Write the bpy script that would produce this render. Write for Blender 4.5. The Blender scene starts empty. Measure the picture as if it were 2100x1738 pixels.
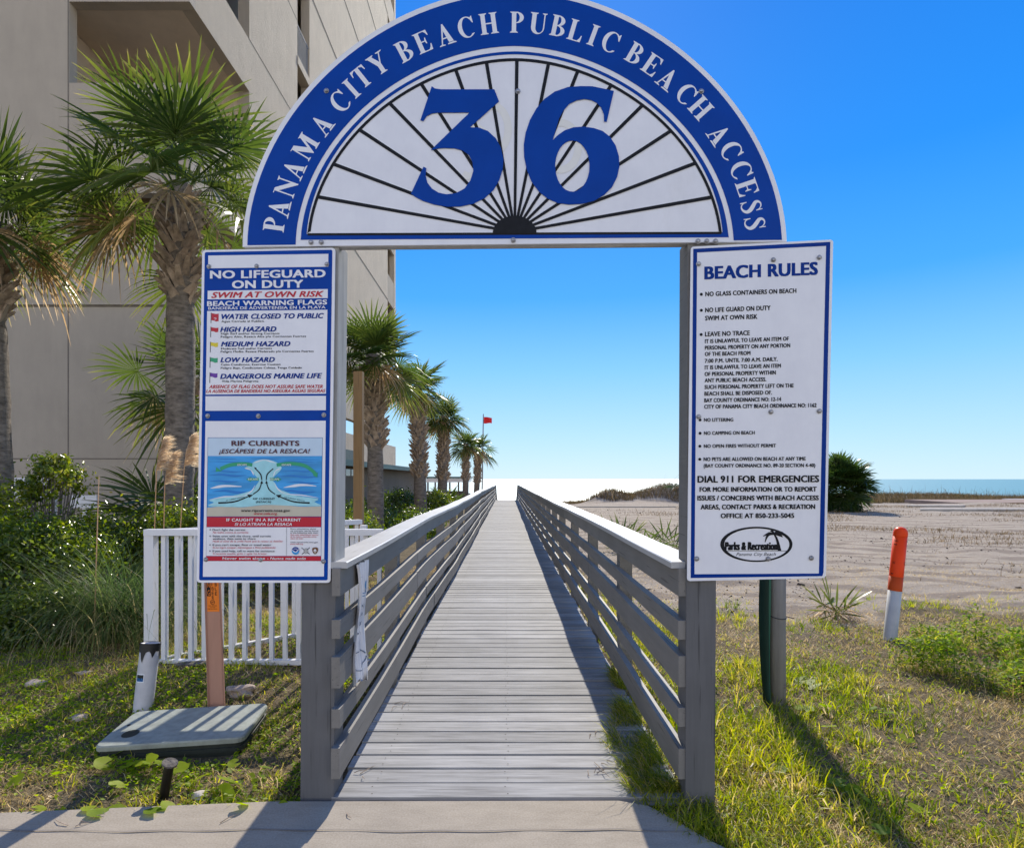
import bpy, bmesh, math, random
import numpy as np
from mathutils import Vector, Matrix, Quaternion
from mathutils.geometry import tessellate_polygon
R = math.radians
rng = np.random.default_rng(36)
random.seed(36)
SC = bpy.context.scene
COL = SC.collection

# ------------------------------------------------------------------ camera, sky, sun, exposure
F, HX, HY, CAMH = 1260.0, 1039.0, 982.0, 1.433      # focal length / vanishing point in a 2100 px wide picture
cd = bpy.data.cameras.new('camera'); cam = bpy.data.objects.new('camera', cd); COL.objects.link(cam)
cam.location = (0, 0, CAMH); cam.rotation_euler = (R(90), 0, 0)
cd.sensor_width = 36; cd.lens = F/2100*36
cd.shift_x = (1050-HX)/2100; cd.shift_y = (HY-869)/2100
cd.clip_end = 60000; cd.clip_start = 0.05
SC.camera = cam
SUN_AZ, SUN_EL = R(7.6), R(36.5)                    # azimuth measured from +Y towards +X
w = bpy.data.worlds.new('World'); SC.world = w; w.use_nodes = True
nt = w.node_tree; bg = nt.nodes['Background']
sky = nt.nodes.new('ShaderNodeTexSky'); sky.sky_type = 'NISHITA'; sky.sun_disc = False
sky.sun_elevation = SUN_EL; sky.sun_rotation = SUN_AZ; sky.altitude = 0; sky.air_density = 1; sky.dust_density = 0.3; sky.ozone_density = 3
tc = nt.nodes.new('ShaderNodeTexCoord'); sep = nt.nodes.new('ShaderNodeSeparateXYZ')
nt.links.new(tc.outputs['Generated'], sep.inputs[0])
ramp = nt.nodes.new('ShaderNodeValToRGB')            # clear deep blue sky over the gulf, by elevation
def set_ramp(r, stops):
    e = r.color_ramp.elements
    while len(e) > 1: e.remove(e[-1])
    e[0].position, e[0].color = stops[0][0], (*stops[0][1], 1)
    for p, c in stops[1:]:
        n = e.new(p); n.color = (*c, 1)
set_ramp(ramp, [(0, (.60, .84, 1.0)), (.07, (.44, .75, 1.02)), (.17, (.22, .60, 1.05)), (.28, (.045, .40, 1.05)), (.42, (.003, .285, .98)), (.58, (.001, .225, .87)), (1, (.01, .15, .65))])
nt.links.new(sep.outputs['Z'], ramp.inputs[0])
back = nt.nodes.new('ShaderNodeMapRange')            # added fill: sky whitened behind the camera to light the sign faces
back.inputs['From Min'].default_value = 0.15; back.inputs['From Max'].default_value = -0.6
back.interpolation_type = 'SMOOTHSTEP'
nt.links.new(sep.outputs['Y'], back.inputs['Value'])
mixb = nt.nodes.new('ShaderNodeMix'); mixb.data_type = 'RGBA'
low = nt.nodes.new('ShaderNodeMapRange'); low.interpolation_type = 'SMOOTHSTEP'     # keeps the added fill low, where upright faces catch it
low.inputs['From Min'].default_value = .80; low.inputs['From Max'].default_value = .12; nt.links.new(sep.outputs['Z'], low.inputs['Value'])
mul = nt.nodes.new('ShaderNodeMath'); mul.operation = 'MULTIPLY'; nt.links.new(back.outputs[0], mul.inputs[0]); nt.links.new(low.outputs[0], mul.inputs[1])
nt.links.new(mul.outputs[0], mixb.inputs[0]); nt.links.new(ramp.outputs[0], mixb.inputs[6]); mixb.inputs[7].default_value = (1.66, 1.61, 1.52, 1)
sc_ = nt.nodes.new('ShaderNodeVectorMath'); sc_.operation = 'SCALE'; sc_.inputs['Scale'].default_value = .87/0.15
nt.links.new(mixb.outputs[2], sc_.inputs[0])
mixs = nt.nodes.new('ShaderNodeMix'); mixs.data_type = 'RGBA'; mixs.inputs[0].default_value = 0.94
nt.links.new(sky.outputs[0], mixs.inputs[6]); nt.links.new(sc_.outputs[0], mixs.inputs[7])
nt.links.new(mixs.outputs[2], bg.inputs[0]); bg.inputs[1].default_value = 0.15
ld = bpy.data.lights.new('sun', 'SUN'); ld.energy = 5.0; ld.angle = R(0.53); ld.color = (1, .925, .80)
sun = bpy.data.objects.new('sun', ld); COL.objects.link(sun)
sd = Vector((math.sin(SUN_AZ)*math.cos(SUN_EL), math.cos(SUN_AZ)*math.cos(SUN_EL), math.sin(SUN_EL)))
sun.rotation_euler = sd.to_track_quat('Z', 'Y').to_euler(); sun.location = sd*60
SC.view_settings.view_transform = 'Standard'; SC.view_settings.look = 'None'
SC.view_settings.exposure = 0.25; SC.view_settings.gamma = 1.0
SC.cycles.use_denoising = True
SC.cycles.max_bounces = 6; SC.cycles.transparent_max_bounces = 8; SC.cycles.caustics_reflective = False; SC.cycles.caustics_refractive = False

# ------------------------------------------------------------------ helpers
def P(x, y, Y):                                     # point seen at picture position x, y at distance Y
    return Vector(((x-HX)/F*Y, Y, CAMH-(y-HY)/F*Y))
def PG(x, y, z=0.0):
    return P(x, y, (CAMH-z)*F/(y-HY))
def vnoise(x, y, s=0):
    x = np.asarray(x, float); y = np.asarray(y, float)
    xi = np.floor(x).astype(np.int64); yi = np.floor(y).astype(np.int64); fx = x-xi; fy = y-yi
    fx = fx*fx*(3-2*fx); fy = fy*fy*(3-2*fy)
    def h(a, b):
        n = (a*374761393 + b*668265263 + s*1442695041) & 0xffffffff
        n = ((n ^ (n >> 13))*1274126177) & 0xffffffff
        return ((n ^ (n >> 16)) & 0xffff)/65535.0
    return (h(xi, yi)*(1-fx)+h(xi+1, yi)*fx)*(1-fy)+(h(xi, yi+1)*(1-fx)+h(xi+1, yi+1)*fx)*fy
def sstep(a, b, x):
    t = np.clip((np.asarray(x, float)-a)/(b-a), 0, 1); return t*t*(3-2*t)

class NG:
    """small node-building helper for one material"""
    def __init__(s, name):
        s.m = bpy.data.materials.new(name); s.m.use_nodes = True; s.t = s.m.node_tree; s.b = s.t.nodes['Principled BSDF']
        s.out = s.t.nodes['Material Output']; s.co = s.t.nodes.new('ShaderNodeTexCoord')
    def n(s, typ, **kw):
        nd = s.t.nodes.new('ShaderNode'+typ)
        for k, v in kw.items(): setattr(nd, k, v)
        return nd
    def l(s, a, b): s.t.links.new(a, b)
    def noise(s, scale, detail=6, stretch=(1, 1, 1), rough=.6, src=None):
        mp = s.n('Mapping'); mp.inputs['Scale'].default_value = stretch
        s.l(src or s.co.outputs['Object'], mp.inputs[0])
        nz = s.n('TexNoise'); nz.inputs['Scale'].default_value = scale; nz.inputs['Detail'].default_value = detail; nz.inputs['Roughness'].default_value = rough
        s.l(mp.outputs[0], nz.inputs['Vector']); return nz.outputs['Fac']
    def ramp(s, fac, stops):
        r = s.n('ValToRGB'); set_ramp(r, stops); s.l(fac, r.inputs[0]); return r.outputs[0]
    def mix(s, f, a, b, mode='MIX'):
        x = s.n('Mix', data_type='RGBA', blend_type=mode)
        if hasattr(f, 'is_linked'): s.l(f, x.inputs[0])
        else: x.inputs[0].default_value = f
        for v, i in ((a, 6), (b, 7)):
            if hasattr(v, 'is_linked'): s.l(v, x.inputs[i])
            else: x.inputs[i].default_value = (*v, 1)
        return x.outputs[2]
    def bump(s, h, strength=.3, dist=.01):
        b = s.n('Bump'); b.inputs['Strength'].default_value = strength; b.inputs['Distance'].default_value = dist
        s.l(h, b.inputs['Height']); s.l(b.outputs[0], s.b.inputs['Normal']); return b.outputs[0]
    def col(s, c):
        if hasattr(c, 'is_linked'): s.l(c, s.b.inputs['Base Color'])
        else: s.b.inputs['Base Color'].default_value = (*c, 1)
    def rough(s, r, spec=.5):
        s.b.inputs['Roughness'].default_value = r; s.b.inputs['Specular IOR Level'].default_value = spec
M = {}
def simple(name, c, rough=.6, spec=.4, var=.12, scale=8, bump=0, bscale=60, bdist=.004, stretch=(1, 1, 1), metal=0):
    g = NG(name); f = g.noise(scale, 5, stretch)
    lo = tuple(max(0, v*(1-var)) for v in c); hi = tuple(min(1, v*(1+var)) for v in c)
    g.col(g.ramp(f, [(.3, lo), (.7, hi)])); g.rough(rough, spec); g.b.inputs['Metallic'].default_value = metal
    if bump: g.bump(g.noise(bscale, 4, stretch), bump, bdist)
    M[name] = g.m; return g.m
def leafmat(name, stops, trans=.45, gloss=.35, rough=.35):
    """thin leaf: colour from the per-leaf value, light passes through"""
    g = NG(name); at = g.n('Attribute', attribute_name='rnd')
    c = g.ramp(at.outputs['Fac'], stops)
    g.col(c); g.rough(rough, gloss)
    tr = g.n('BsdfTranslucent'); mx = g.n('MixShader'); mx.inputs[0].default_value = trans
    hv = g.n('HueSaturation'); hv.inputs['Saturation'].default_value = 1.08; hv.inputs['Value'].default_value = 1.7; g.l(c, hv.inputs['Color'])
    g.l(hv.outputs[0], tr.inputs[0]); g.l(g.b.outputs[0], mx.inputs[1]); g.l(tr.outputs[0], mx.inputs[2]); g.l(mx.outputs[0], g.out.inputs[0])
    M[name] = g.m; return g.m

class MB:
    """collects geometry of ONE mesh (world coordinates)"""
    def __init__(s): s.v = []; s.f = []; s.mi = []; s.r = []; s.cur = 0; s.rv = .5
    def add(s, vs, fs):
        o = len(s.v); s.v += [tuple(p) for p in vs]; s.r += [s.rv]*len(vs)
        for f in fs: s.f.append(tuple(i+o for i in f)); s.mi.append(s.cur)
        return s
    def box(s, c, d, rot=None, taper=1.0):
        c = Vector(c); q = []
        for z in (-.5, .5):
            k = taper if z > 0 else 1
            for x, y in ((-.5, -.5), (.5, -.5), (.5, .5), (-.5, .5)):
                p = Vector((x*d[0]*k, y*d[1]*k, z*d[2])); q.append((rot @ p if rot else p)+c)
        return s.add(q, [(3, 2, 1, 0), (4, 5, 6, 7), (0, 1, 5, 4), (1, 2, 6, 5), (2, 3, 7, 6), (3, 0, 4, 7)])
    def span(s, a, b):
        a = Vector(a); b = Vector(b); return s.box((a+b)/2, b-a)
    def tube(s, pts, rad, n=10, cap=True, squash=1.0):
        pts = [Vector(p) for p in pts]; rad = rad if hasattr(rad, '__len__') else [rad]*len(pts); q = []; up = None
        for i, p in enumerate(pts):
            t = (pts[min(i+1, len(pts)-1)]-pts[max(i-1, 0)]).normalized()
            if up is None: up = Vector((0, 1, 0)) if abs(t.y) < .9 else Vector((1, 0, 0))
            a = t.cross(up).normalized(); b = a.cross(t).normalized()*-1; up = t.cross(a)*-1 if False else up
            for k in range(n):
                th = 2*math.pi*k/n; q.append(p+(a*math.cos(th)+b*math.sin(th)*squash)*rad[i])
        fs = [(i*n+k, i*n+(k+1) % n, (i+1)*n+(k+1) % n, (i+1)*n+k) for i in range(len(pts)-1) for k in range(n)]
        if cap: fs += [tuple(range(n))[::-1], tuple(range((len(pts)-1)*n, len(pts)*n))]
        return s.add(q, fs)
    def strip(s, path, widths, side):
        q = []
        for p, wd in zip(path, widths):
            q += [Vector(p)-side*wd/2, Vector(p)+side*wd/2]
        return s.add(q, [(2*i, 2*i+1, 2*i+3, 2*i+2) for i in range(len(path)-1)])
    def build(s, name, mats, parent=None, smooth=False, rnd=False):
        me = bpy.data.meshes.new(name)
        base = Vector(parent['_w']) if parent is not None else Vector((0, 0, 0))
        vs = [(p[0]-base.x, p[1]-base.y, p[2]-base.z) for p in s.v]
        me.from_pydata(vs, [], s.f)
        for m in (mats if isinstance(mats, (list, tuple)) else [mats]): me.materials.append(M[m])
        me.polygons.foreach_set('material_index', s.mi)
        if rnd:
            a = me.attributes.new('rnd', 'FLOAT', 'POINT'); a.data.foreach_set('value', s.r)
        if smooth: me.polygons.foreach_set('use_smooth', [True]*len(s.f))
        me.update()
        o = bpy.data.objects.new(name, me); COL.objects.link(o)
        if parent is not None: o.parent = parent; o['_w'] = list(base)
        else: o['_w'] = [0, 0, 0]
        return o
def recenter(o):
    """put the origin of a one-mesh thing at its base"""
    me = o.data; n = len(me.vertices); a = np.empty(n*3); me.vertices.foreach_get('co', a); a = a.reshape(-1, 3)
    c = np.array([a[:, 0].mean(), a[:, 1].mean(), a[:, 2].min()]); me.vertices.foreach_set('co', (a-c).ravel()); me.update(); o.location = c; o['_w'] = list(c)
    return o
def tag(o, label, cat, group=None, kind=None):
    o['label'] = label; o['category'] = cat
    if group: o['group'] = group
    if kind: o['kind'] = kind
    return o
def thing(name, label, cat, loc, group=None):
    o = bpy.data.objects.new(name, None); COL.objects.link(o); o.location = loc; o['_w'] = list(loc); o.empty_display_size = .2
    return tag(o, label, cat, group)
def struct(o): o['kind'] = 'structure'; return o
def bulk(name, V, Fq, rnd, mats, parent=None, mi=None):
    """fast mesh from arrays: V (n,3), Fq (m,4) quads"""
    me = bpy.data.meshes.new(name); V = np.asarray(V, float)
    if parent is not None: V = V-np.array(parent['_w'])[None]
    me.vertices.add(len(V)); me.vertices.foreach_set('co', V.ravel())
    me.loops.add(Fq.size); me.loops.foreach_set('vertex_index', Fq.ravel().astype(np.int32))
    me.polygons.add(len(Fq)); me.polygons.foreach_set('loop_start', np.arange(0, Fq.size, 4, dtype=np.int32)); me.polygons.foreach_set('loop_total', np.full(len(Fq), 4, np.int32))
    for m in (mats if isinstance(mats, (list, tuple)) else [mats]): me.materials.append(M[m])
    if mi is not None: me.polygons.foreach_set('material_index', mi.astype(np.int32))
    me.update(calc_edges=True); me.validate()
    a = me.attributes.new('rnd', 'FLOAT', 'POINT'); a.data.foreach_set('value', np.asarray(rnd, np.float32))
    o = bpy.data.objects.new(name, me); COL.objects.link(o)
    if parent is not None: o.parent = parent; o['_w'] = list(parent['_w'])
    else: o['_w'] = [0, 0, 0]
    return o
def blades(pos, h, wd, lean_az, lean, rnd, tipr=None, curl=.6):
    """grass blades: base points (n,3); arching ribbons of two quads"""
    n = len(pos); up = np.array([0, 0, 1.0])
    d = np.stack([np.cos(lean_az), np.sin(lean_az), np.zeros(n)], 1); fa = rng.uniform(0, 2*np.pi, n)
    side = np.stack([np.cos(fa), np.sin(fa), np.zeros(n)], 1)*wd[:, None]*.5
    hh = h[:, None]; L = lean[:, None]
    mid = pos+hh*.55*(up*np.cos(L*.6)+d*np.sin(L*.6)); tip = mid+hh*.5*(up*np.cos(L*(1+curl))+d*np.sin(L*(1+curl)))
    V = np.stack([pos-side, pos+side, mid-side*.8, mid+side*.8, tip-side*.12, tip+side*.12], 1).reshape(-1, 3)
    b = np.arange(n)[:, None]*6
    Fq = np.concatenate([b+np.array([[0, 1, 3, 2]]), b+np.array([[2, 3, 5, 4]])])
    return V, Fq, np.repeat(rnd, 6)
def leaves(pos, nrm, L, W, rnd):
    """small folded leaves: two quads each"""
    n = len(pos); nrm = nrm/np.linalg.norm(nrm, axis=1, keepdims=True); a = rng.normal(size=(n, 3)); t = np.cross(nrm, a); t /= np.linalg.norm(t, axis=1, keepdims=True); s = np.cross(nrm, t)
    L = L[:, None]; W = W[:, None]
    V = np.stack([pos-t*L*.5, pos+s*W*.5+nrm*W*.2, pos+t*L*.5, pos-s*W*.5+nrm*W*.2, pos], 1).reshape(-1, 3)
    b = np.arange(n)[:, None]*5
    Fq = np.concatenate([b+np.array([[0, 1, 2, 4]]), b+np.array([[0, 4, 2, 3]])])
    return V, Fq, np.repeat(rnd, 5)
def joinb(parts):
    V, Fs, r, o = [], [], [], 0
    for v, f, q in parts: V.append(v); Fs.append(f+o); r.append(q); o += len(v)
    return np.concatenate(V), np.concatenate(Fs), np.concatenate(r)

# ------------------------------------------------------------------ materials
def wood(name, c, var=.25, rough=.6, axis='Y', spec=.4, bump=.35):
    g = NG(name); st = {'X': (.06, 1, 1), 'Y': (1, .06, 1), 'Z': (1, 1, .06)}[axis]
    f = g.noise(34, 8, st, .7); f2 = g.noise(3, 4)
    geo = g.n('NewGeometry'); 
    isl = geo.outputs['Random Per Island']
    a = g.ramp(f, [(.25, tuple(v*(1-var) for v in c)), (.75, tuple(v*(1+var) for v in c))])
    b = g.mix(.22, a, g.ramp(f2, [(.35, tuple(v*.6 for v in c)), (.65, tuple(v*1.25 for v in c))]))
    st3 = {'X': (.03, 1, 1), 'Y': (1, .03, 1), 'Z': (1, 1, .03)}[axis]; f3 = g.noise(75, 3, st3, .5)
    b = g.mix(g.ramp(f3, [(.30, (.75, .75, .75)), (.36, (0, 0, 0))]), b, tuple(v*.35 for v in c))
    hv = g.n('HueSaturation'); mr = g.n('MapRange'); mr.inputs['To Min'].default_value = .80; mr.inputs['To Max'].default_value = 1.18
    g.l(isl, mr.inputs[0]); g.l(mr.outputs[0], hv.inputs['Value']); g.l(b, hv.inputs['Color'])
    g.col(hv.outputs[0]); g.rough(rough, spec); g.bump(f, bump, .004); M[name] = g.m
wood('deck_wood', (.27, .265, .258), .6, .72, 'X', .16, .6)
wood('rail_wood', (.185, .175, .16), .16, .62, 'Y', .4, .25)
wood('cap_wood', (.42, .415, .405), .15, .38, 'Y', .6, .2)
wood('post_wood', (.115, .115, .118), .16, .65, 'Z', .35, .25)
wood('raw_post_wood', (.40, .39, .365), .3, .8, 'Z', .2, .6)
wood('new_wood', (.22, .135, .06), .25, .8, 'Z', .2, .3)
wood('round_wood', (.20, .195, .185), .25, .8, 'Z', .2, .3)
wood('board_wood', (.30, .26, .22), .2, .7, 'X', .2, .3)
def sign_white():
    g = NG('sign_white'); f = g.noise(5, 6); f2 = g.noise(40, 3, (1, 1, .4))
    c = g.mix(.2, g.ramp(f, [(.35, (.75, .75, .78)), (.65, (.82, .82, .84))]), g.ramp(f2, [(.4, (.75, .75, .78)), (.6, (.82, .82, .84))]))
    f4 = g.noise(2.2, 8, (1, 1, .5), .75); c = g.mix(g.ramp(f4, [(.60, (0, 0, 0)), (.78, (.22, .22, .22))]), c, (.52, .50, .46))
    g.col(c); g.rough(.42, .4); M['sign_white'] = g.m
sign_white()
simple('sign_blue', (0, .050, .32), .4, .10, .08, 6)
simple('sign_blue_deep', (0, .034, .24), .4, .10, .08, 6)
simple('sign_black', (.010, .011, .014), .5, .15, .3, 30)
simple('sign_red', (.50, .008, .03), .4, .4, .06)
simple('sign_green', (.02, .33, .16), .4, .4, .06)
simple('sign_yellow', (.72, .58, .03), .4, .4, .06)
simple('sign_purple', (.13, .03, .33), .4, .4, .06)
simple('sign_maroon', (.075, .014, .03), .4, .4, .06)
simple('sign_ghost', (.78, .765, .71), .45, .4, .04)
simple('poster_pale', (.52, .66, .78), .4, .4, .05)
simple('poster_sea', (.035, .32, .70), .4, .4, .25, 14, stretch=(.3, 1, 2))
simple('poster_sea_dark', (.012, .19, .55), .4, .4, .1)
simple('poster_foam', (.33, .66, .72), .4, .4, .12, 20)
simple('poster_sand', (.52, .48, .38), .4, .4, .08)
simple('poster_white', (.74, .76, .80), .4, .4, .04)
simple('poster_brown', (.16, .07, .03), .4, .4, .1)
simple('bolt_metal', (.30, .30, .32), .38, .5, .3, 60, metal=.8)
simple('alu_edge', (.42, .42, .42), .45, .5, .15, 20, metal=.3)
simple('white_vinyl', (.74, .74, .75), .35, .5, .05, 5)
simple('white_pvc', (.50, .50, .52), .4, .45, .14, 6, bump=.1)
simple('black_tape', (.014, .013, .013), .5, .4, .3, 30, bump=.4)
simple('box_green', (.27, .29, .25), .55, .4, .2, 18, bump=.25, bscale=220, bdist=.002)
simple('box_dark', (.02, .026, .022), .6, .4, .2, 20)
simple('marker_pink', (.42, .225, .16), .55, .4, .14, 9, stretch=(1, 1, .15))
simple('marker_orange', (.80, .20, .012), .5, .4, .06)
simple('post_red', (.82, .058, .006), .4, .15, .05)
simple('post_rust', (.48, .06, .008), .5, .15, .08)
simple('post_white', (.44, .43, .40), .5, .4, .12, 6)
simple('green_plastic', (.010, .032, .024), .6, .2, .3, 10, stretch=(1, 1, .2))
simple('green_light', (.025, .12, .08), .5, .4, .2, 10, stretch=(1, 1, .2))
simple('wire_dark', (.01, .012, .02), .5, .4)
simple('rock', (.36, .29, .235), .85, .2, .3, 14, bump=.6, bscale=40, bdist=.01)
simple('bark', (.13, .115, .10), .9, .2, .55, 22, bump=.8, bscale=30, bdist=.02, stretch=(1, 1, 1.6))
simple('palm_bark', (.185, .155, .125), .9, .2, .5, 9, bump=.9, bscale=26, bdist=.02, stretch=(1, 1, 2.6))
simple('palm_boot', (.36, .275, .20), .85, .2, .5, 12, bump=.5, bscale=40, bdist=.01, stretch=(1, 1, .4))
simple('dark_metal', (.07, .07, .075), .5, .5, .2)
simple('teal_trim', (.02, .085, .09), .5, .4, .2)
simple('teal_roof', (.09, .12, .11), .6, .4, .2)
simple('glass_dark', (.03, .035, .04), .1, .6, .2)
simple('rail_metal', (.30, .31, .32), .8, .1, .1)
simple('flag_red', (.70, .015, .02), .6, .3, .1)
simple('banner_white', (.66, .66, .68), .5, .4, .16, 18, stretch=(3, 3, .4))
simple('banner_ink', (.12, .16, .22), .6, .3, .1)
simple('banner_blue', (.10, .24, .42), .6, .3, .1)
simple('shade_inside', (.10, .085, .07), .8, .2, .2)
simple('shell', (.50, .44, .37), .7, .3, .3, 10)
simple('debris_dark', (.075, .055, .04), .9, .2, .4, 10)
simple('sandal_black', (.012, .012, .013), .7, .3, .3)
def stucco(name, c, streak=.0, spk=.1):
    g = NG(name); f = g.noise(1.1, 5); f2 = g.noise(160, 3); f3 = g.noise(2.5, 5, (1.6, 1.6, .35), .7)
    a = g.ramp(f, [(.3, tuple(v*.9 for v in c)), (.7, tuple(v*1.07 for v in c))])
    a = g.mix(.25, a, g.ramp(f3, [(.35, tuple(v*.8 for v in c)), (.65, tuple(v*1.1 for v in c))]))
    a = g.mix(spk, a, g.ramp(f2, [(.4, tuple(v*.45 for v in c)), (.6, tuple(v*1.3 for v in c))]))
    g.col(a); g.rough(.9, .2)
    g.bump(g.mix(.5, f2, f3) if streak else f2, .35+streak, .01+.03*streak); M[name] = g.m
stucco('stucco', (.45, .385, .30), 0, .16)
stucco('stucco_side', (.64, .545, .42), 1.0, .12)  # same tower stucco, paler: the sunlit side's brightness is in the colour
stucco('stucco_soffit', (.62, .51, .38), 0, .08)  # same stucco lightened, bounced light put into the colour
stucco('pool_wall', (.20, .172, .14), 0, .06)
simple('joint_dark', (.19, .165, .135), .9, .2, .15)
def concrete():
    g = NG('concrete'); f = g.noise(1.3, 6); f2 = g.noise(120, 4); f3 = g.noise(7, 7, (1, 2.5, 1))
    a = g.ramp(f, [(.3, (.31, .255, .18)), (.7, (.39, .325, .235))])
    a = g.mix(.3, a, g.ramp(f3, [(.35, (.24, .205, .16)), (.62, (.42, .365, .29))]))
    a = g.mix(.22, a, g.ramp(f2, [(.38, (.14, .125, .11)), (.62, (.42, .385, .35))]))
    g.col(a); g.rough(.85, .25); g.bump(f2, .25, .003); M['concrete'] = g.m
concrete()
simple('concrete_stain', (.235, .205, .175), .9, .2, .2, 8)
simple('asphalt', (.05, .05, .05), .9, .2, .2, 60, bump=.4, bscale=200)
simple('slab_pale', (.38, .345, .30), .85, .2, .15, 3, bump=.2)
simple('paver_red', (.30, .215, .165), .9, .2, .2, 3)
def ground_mat():
    g = NG('ground_soil'); at = g.n('Attribute', attribute_name='rnd')       # 0 soil under grass .. 1 bare sand
    n1 = g.noise(.55, 8, (1, 1, 1), .65); n2 = g.noise(9, 8, (1, 1.6, 1), .7); n3 = g.noise(70, 5); n4 = g.noise(3, 6, (.35, 1.5, 1), .7)
    sand = g.ramp(n4, [(.30, (.24, .19, .13)), (.44, (.39, .32, .235)), (.70, (.51, .43, .325))])
    sand = g.mix(.35, sand, g.ramp(n3, [(.36, (.14, .105, .075)), (.5, (.41, .34, .27)), (.7, (.58, .50, .42))]))
    sand = g.mix(g.ramp(n2, [(.57, (0, 0, 0)), (.72, (.6, .6, .6))]), sand, (.20, .15, .115))
    mpw = g.n('Mapping'); mpw.inputs['Rotation'].default_value = (0, 0, .22); g.l(g.co.outputs['Object'], mpw.inputs[0]); wv = g.n('TexWave', bands_direction='Y'); wv.inputs['Scale'].default_value = .35; wv.inputs['Distortion'].default_value = 9; wv.inputs['Detail'].default_value = 4; wv.inputs['Detail Scale'].default_value = .7; g.l(mpw.outputs[0], wv.inputs['Vector'])
    sand = g.mix(g.ramp(wv.outputs['Fac'], [(.12, (.7, .7, .7)), (.34, (0, 0, 0))]), sand, (.235, .185, .14))
    soil = g.ramp(n2, [(.3, (.06, .046, .022)), (.5, (.135, .098, .048)), (.7, (.29, .22, .125))])
    soil = g.mix(.4, soil, g.ramp(n3, [(.35, (.03, .026, .015)), (.65, (.29, .24, .16))]))
    ad = g.n('Math', operation='ADD'); sb = g.n('Math', operation='MULTIPLY_ADD'); g.l(n1, sb.inputs[0]); sb.inputs[1].default_value = .9; sb.inputs[2].default_value = -.45
    g.l(at.outputs['Fac'], ad.inputs[0]); g.l(sb.outputs[0], ad.inputs[1])
    k = g.ramp(ad.outputs[0], [(.38, (0, 0, 0)), (.62, (1, 1, 1))])
    g.col(g.mix(k, soil, sand)); g.rough(.95, .15); g.bump(g.mix(.5, n2, n3), .9, .05); M['ground_soil'] = g.m
ground_mat()
def sea_mat():
    g = NG('sea_water'); g.col((.07, .245, .215)); g.rough(.38, .85); g.b.inputs['IOR'].default_value = 1.85
    n1 = g.noise(.55, 5, (.35, 1, 1), .6, g.co.outputs['Object']); n2 = g.noise(.06, 4, (.3, 1, 1))
    s = g.n('Math', operation='MULTIPLY_ADD'); g.l(n2, s.inputs[0]); s.inputs[1].default_value = 3.0; g.l(n1, s.inputs[2])
    g.bump(s.outputs[0], .35, .5); M['sea_water'] = g.m
sea_mat()
leafmat('palm_leaf', [(0, (.030, .058, .012)), (.42, (.068, .098, .018)), (.72, (.19, .20, .040)), (.92, (.38, .30, .13)), (1, (.56, .46, .30))], .55, .55, .28)
leafmat('palm_dead', [(0, (.20, .13, .065)), (.6, (.42, .29, .16)), (1, (.58, .46, .31))], .5, .3, .5)
leafmat('hedge_leaf', [(0, (.030, .058, .008)), (.5, (.105, .150, .014)), (.85, (.24, .265, .025)), (1, (.38, .29, .07))], .52, .7, .25)
leafmat('lawn_blade', [(0, (.07, .115, .008)), (.4, (.21, .26, .016)), (.7, (.38, .37, .03)), (.86, (.48, .38, .08)), (1, (.52, .42, .24))], .58, .35, .4)
leafmat('straw_blade', [(0, (.22, .145, .05)), (.5, (.50, .36, .15)), (1, (.74, .60, .37))], .4, .2, .5)
leafmat('reed_blade', [(0, (.03, .065, .022)), (.5, (.085, .135, .040)), (.85, (.20, .23, .07)), (1, (.42, .34, .18))], .45, .18, .5)
leafmat('plume', [(0, (.42, .29, .17)), (1, (.66, .56, .42))], .45, .2, .6)
leafmat('round_leaf', [(0, (.05, .11, .010)), (.5, (.17, .26, .014)), (1, (.35, .42, .02))], .55, .18, .5)
leafmat('fern_leaf', [(0, (.07, .14, .014)), (.6, (.20, .29, .025)), (1, (.42, .38, .06))], .55, .2, .5)
leafmat('dune_blade', [(0, (.045, .05, .018)), (.5, (.12, .08, .04)), (1, (.30, .22, .12))], .3, .15, .7)

# ------------------------------------------------------------------ ground, sea, pavement
def H(x, y):
    x = np.asarray(x, float); y = np.asarray(y, float)
    near = sstep(40, 12, y)
    z = -.035+near*(.05*(vnoise(x*.8, y*.8, 3)-.5)+.03*(vnoise(x*3.1, y*3.1, 4)-.5)+.012*(vnoise(x*9, y*9, 5)-.5)+(.08*(vnoise(x*1.3, y*2.6, 6)-.5)+.045*(vnoise(x*3.6, y*5, 7)-.5))*sstep(5.5, 7.5, y))
    z += .09*sstep(-1.0, -2.0, x)*sstep(3.55, 4.5, y)*sstep(9, 5, y)          # slight bank by the fence
    z = np.where(np.abs(x) < .97, np.minimum(z, -.05)-.10*sstep(2.78, 2.95, y), z)
    z = np.where(y < 2.75, np.minimum(z, -.03), z)
    z += -sstep(32, 58, y)*.75-sstep(55, 105, y)*2.2
    far = sstep(30, 36, y)*sstep(60, 50, y)
    z += far*(.25*(vnoise(x*.25, y*.25, 8)-.4))*sstep(2, 4, np.abs(x))
    for cx, cy, sx, sy, a in ((6.9, 41, 1.25, 1.3, .80), (10.6, 42, 1.9, 1.5, 1.1), (13.4, 42.5, 2.2, 1.7, .75), (18, 44, 3.5, 2.5, .8), (8.7, 43.8, 2.5, 1.6, .25)):
        z += a*np.exp(-((x-cx)/sx)**2-((y-cy)/sy)**2)*(.8+.4*vnoise(x*.7, y*.7, 11))
    z += .55*np.exp(-((y-50)/3.5)**2)*sstep(20, 26, x)*(.7+.6*vnoise(x*.2, y*.3, 13))
    z += .55*np.exp(-((y-46)/4)**2)*sstep(-2.4, -6, x)
    return z
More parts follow.
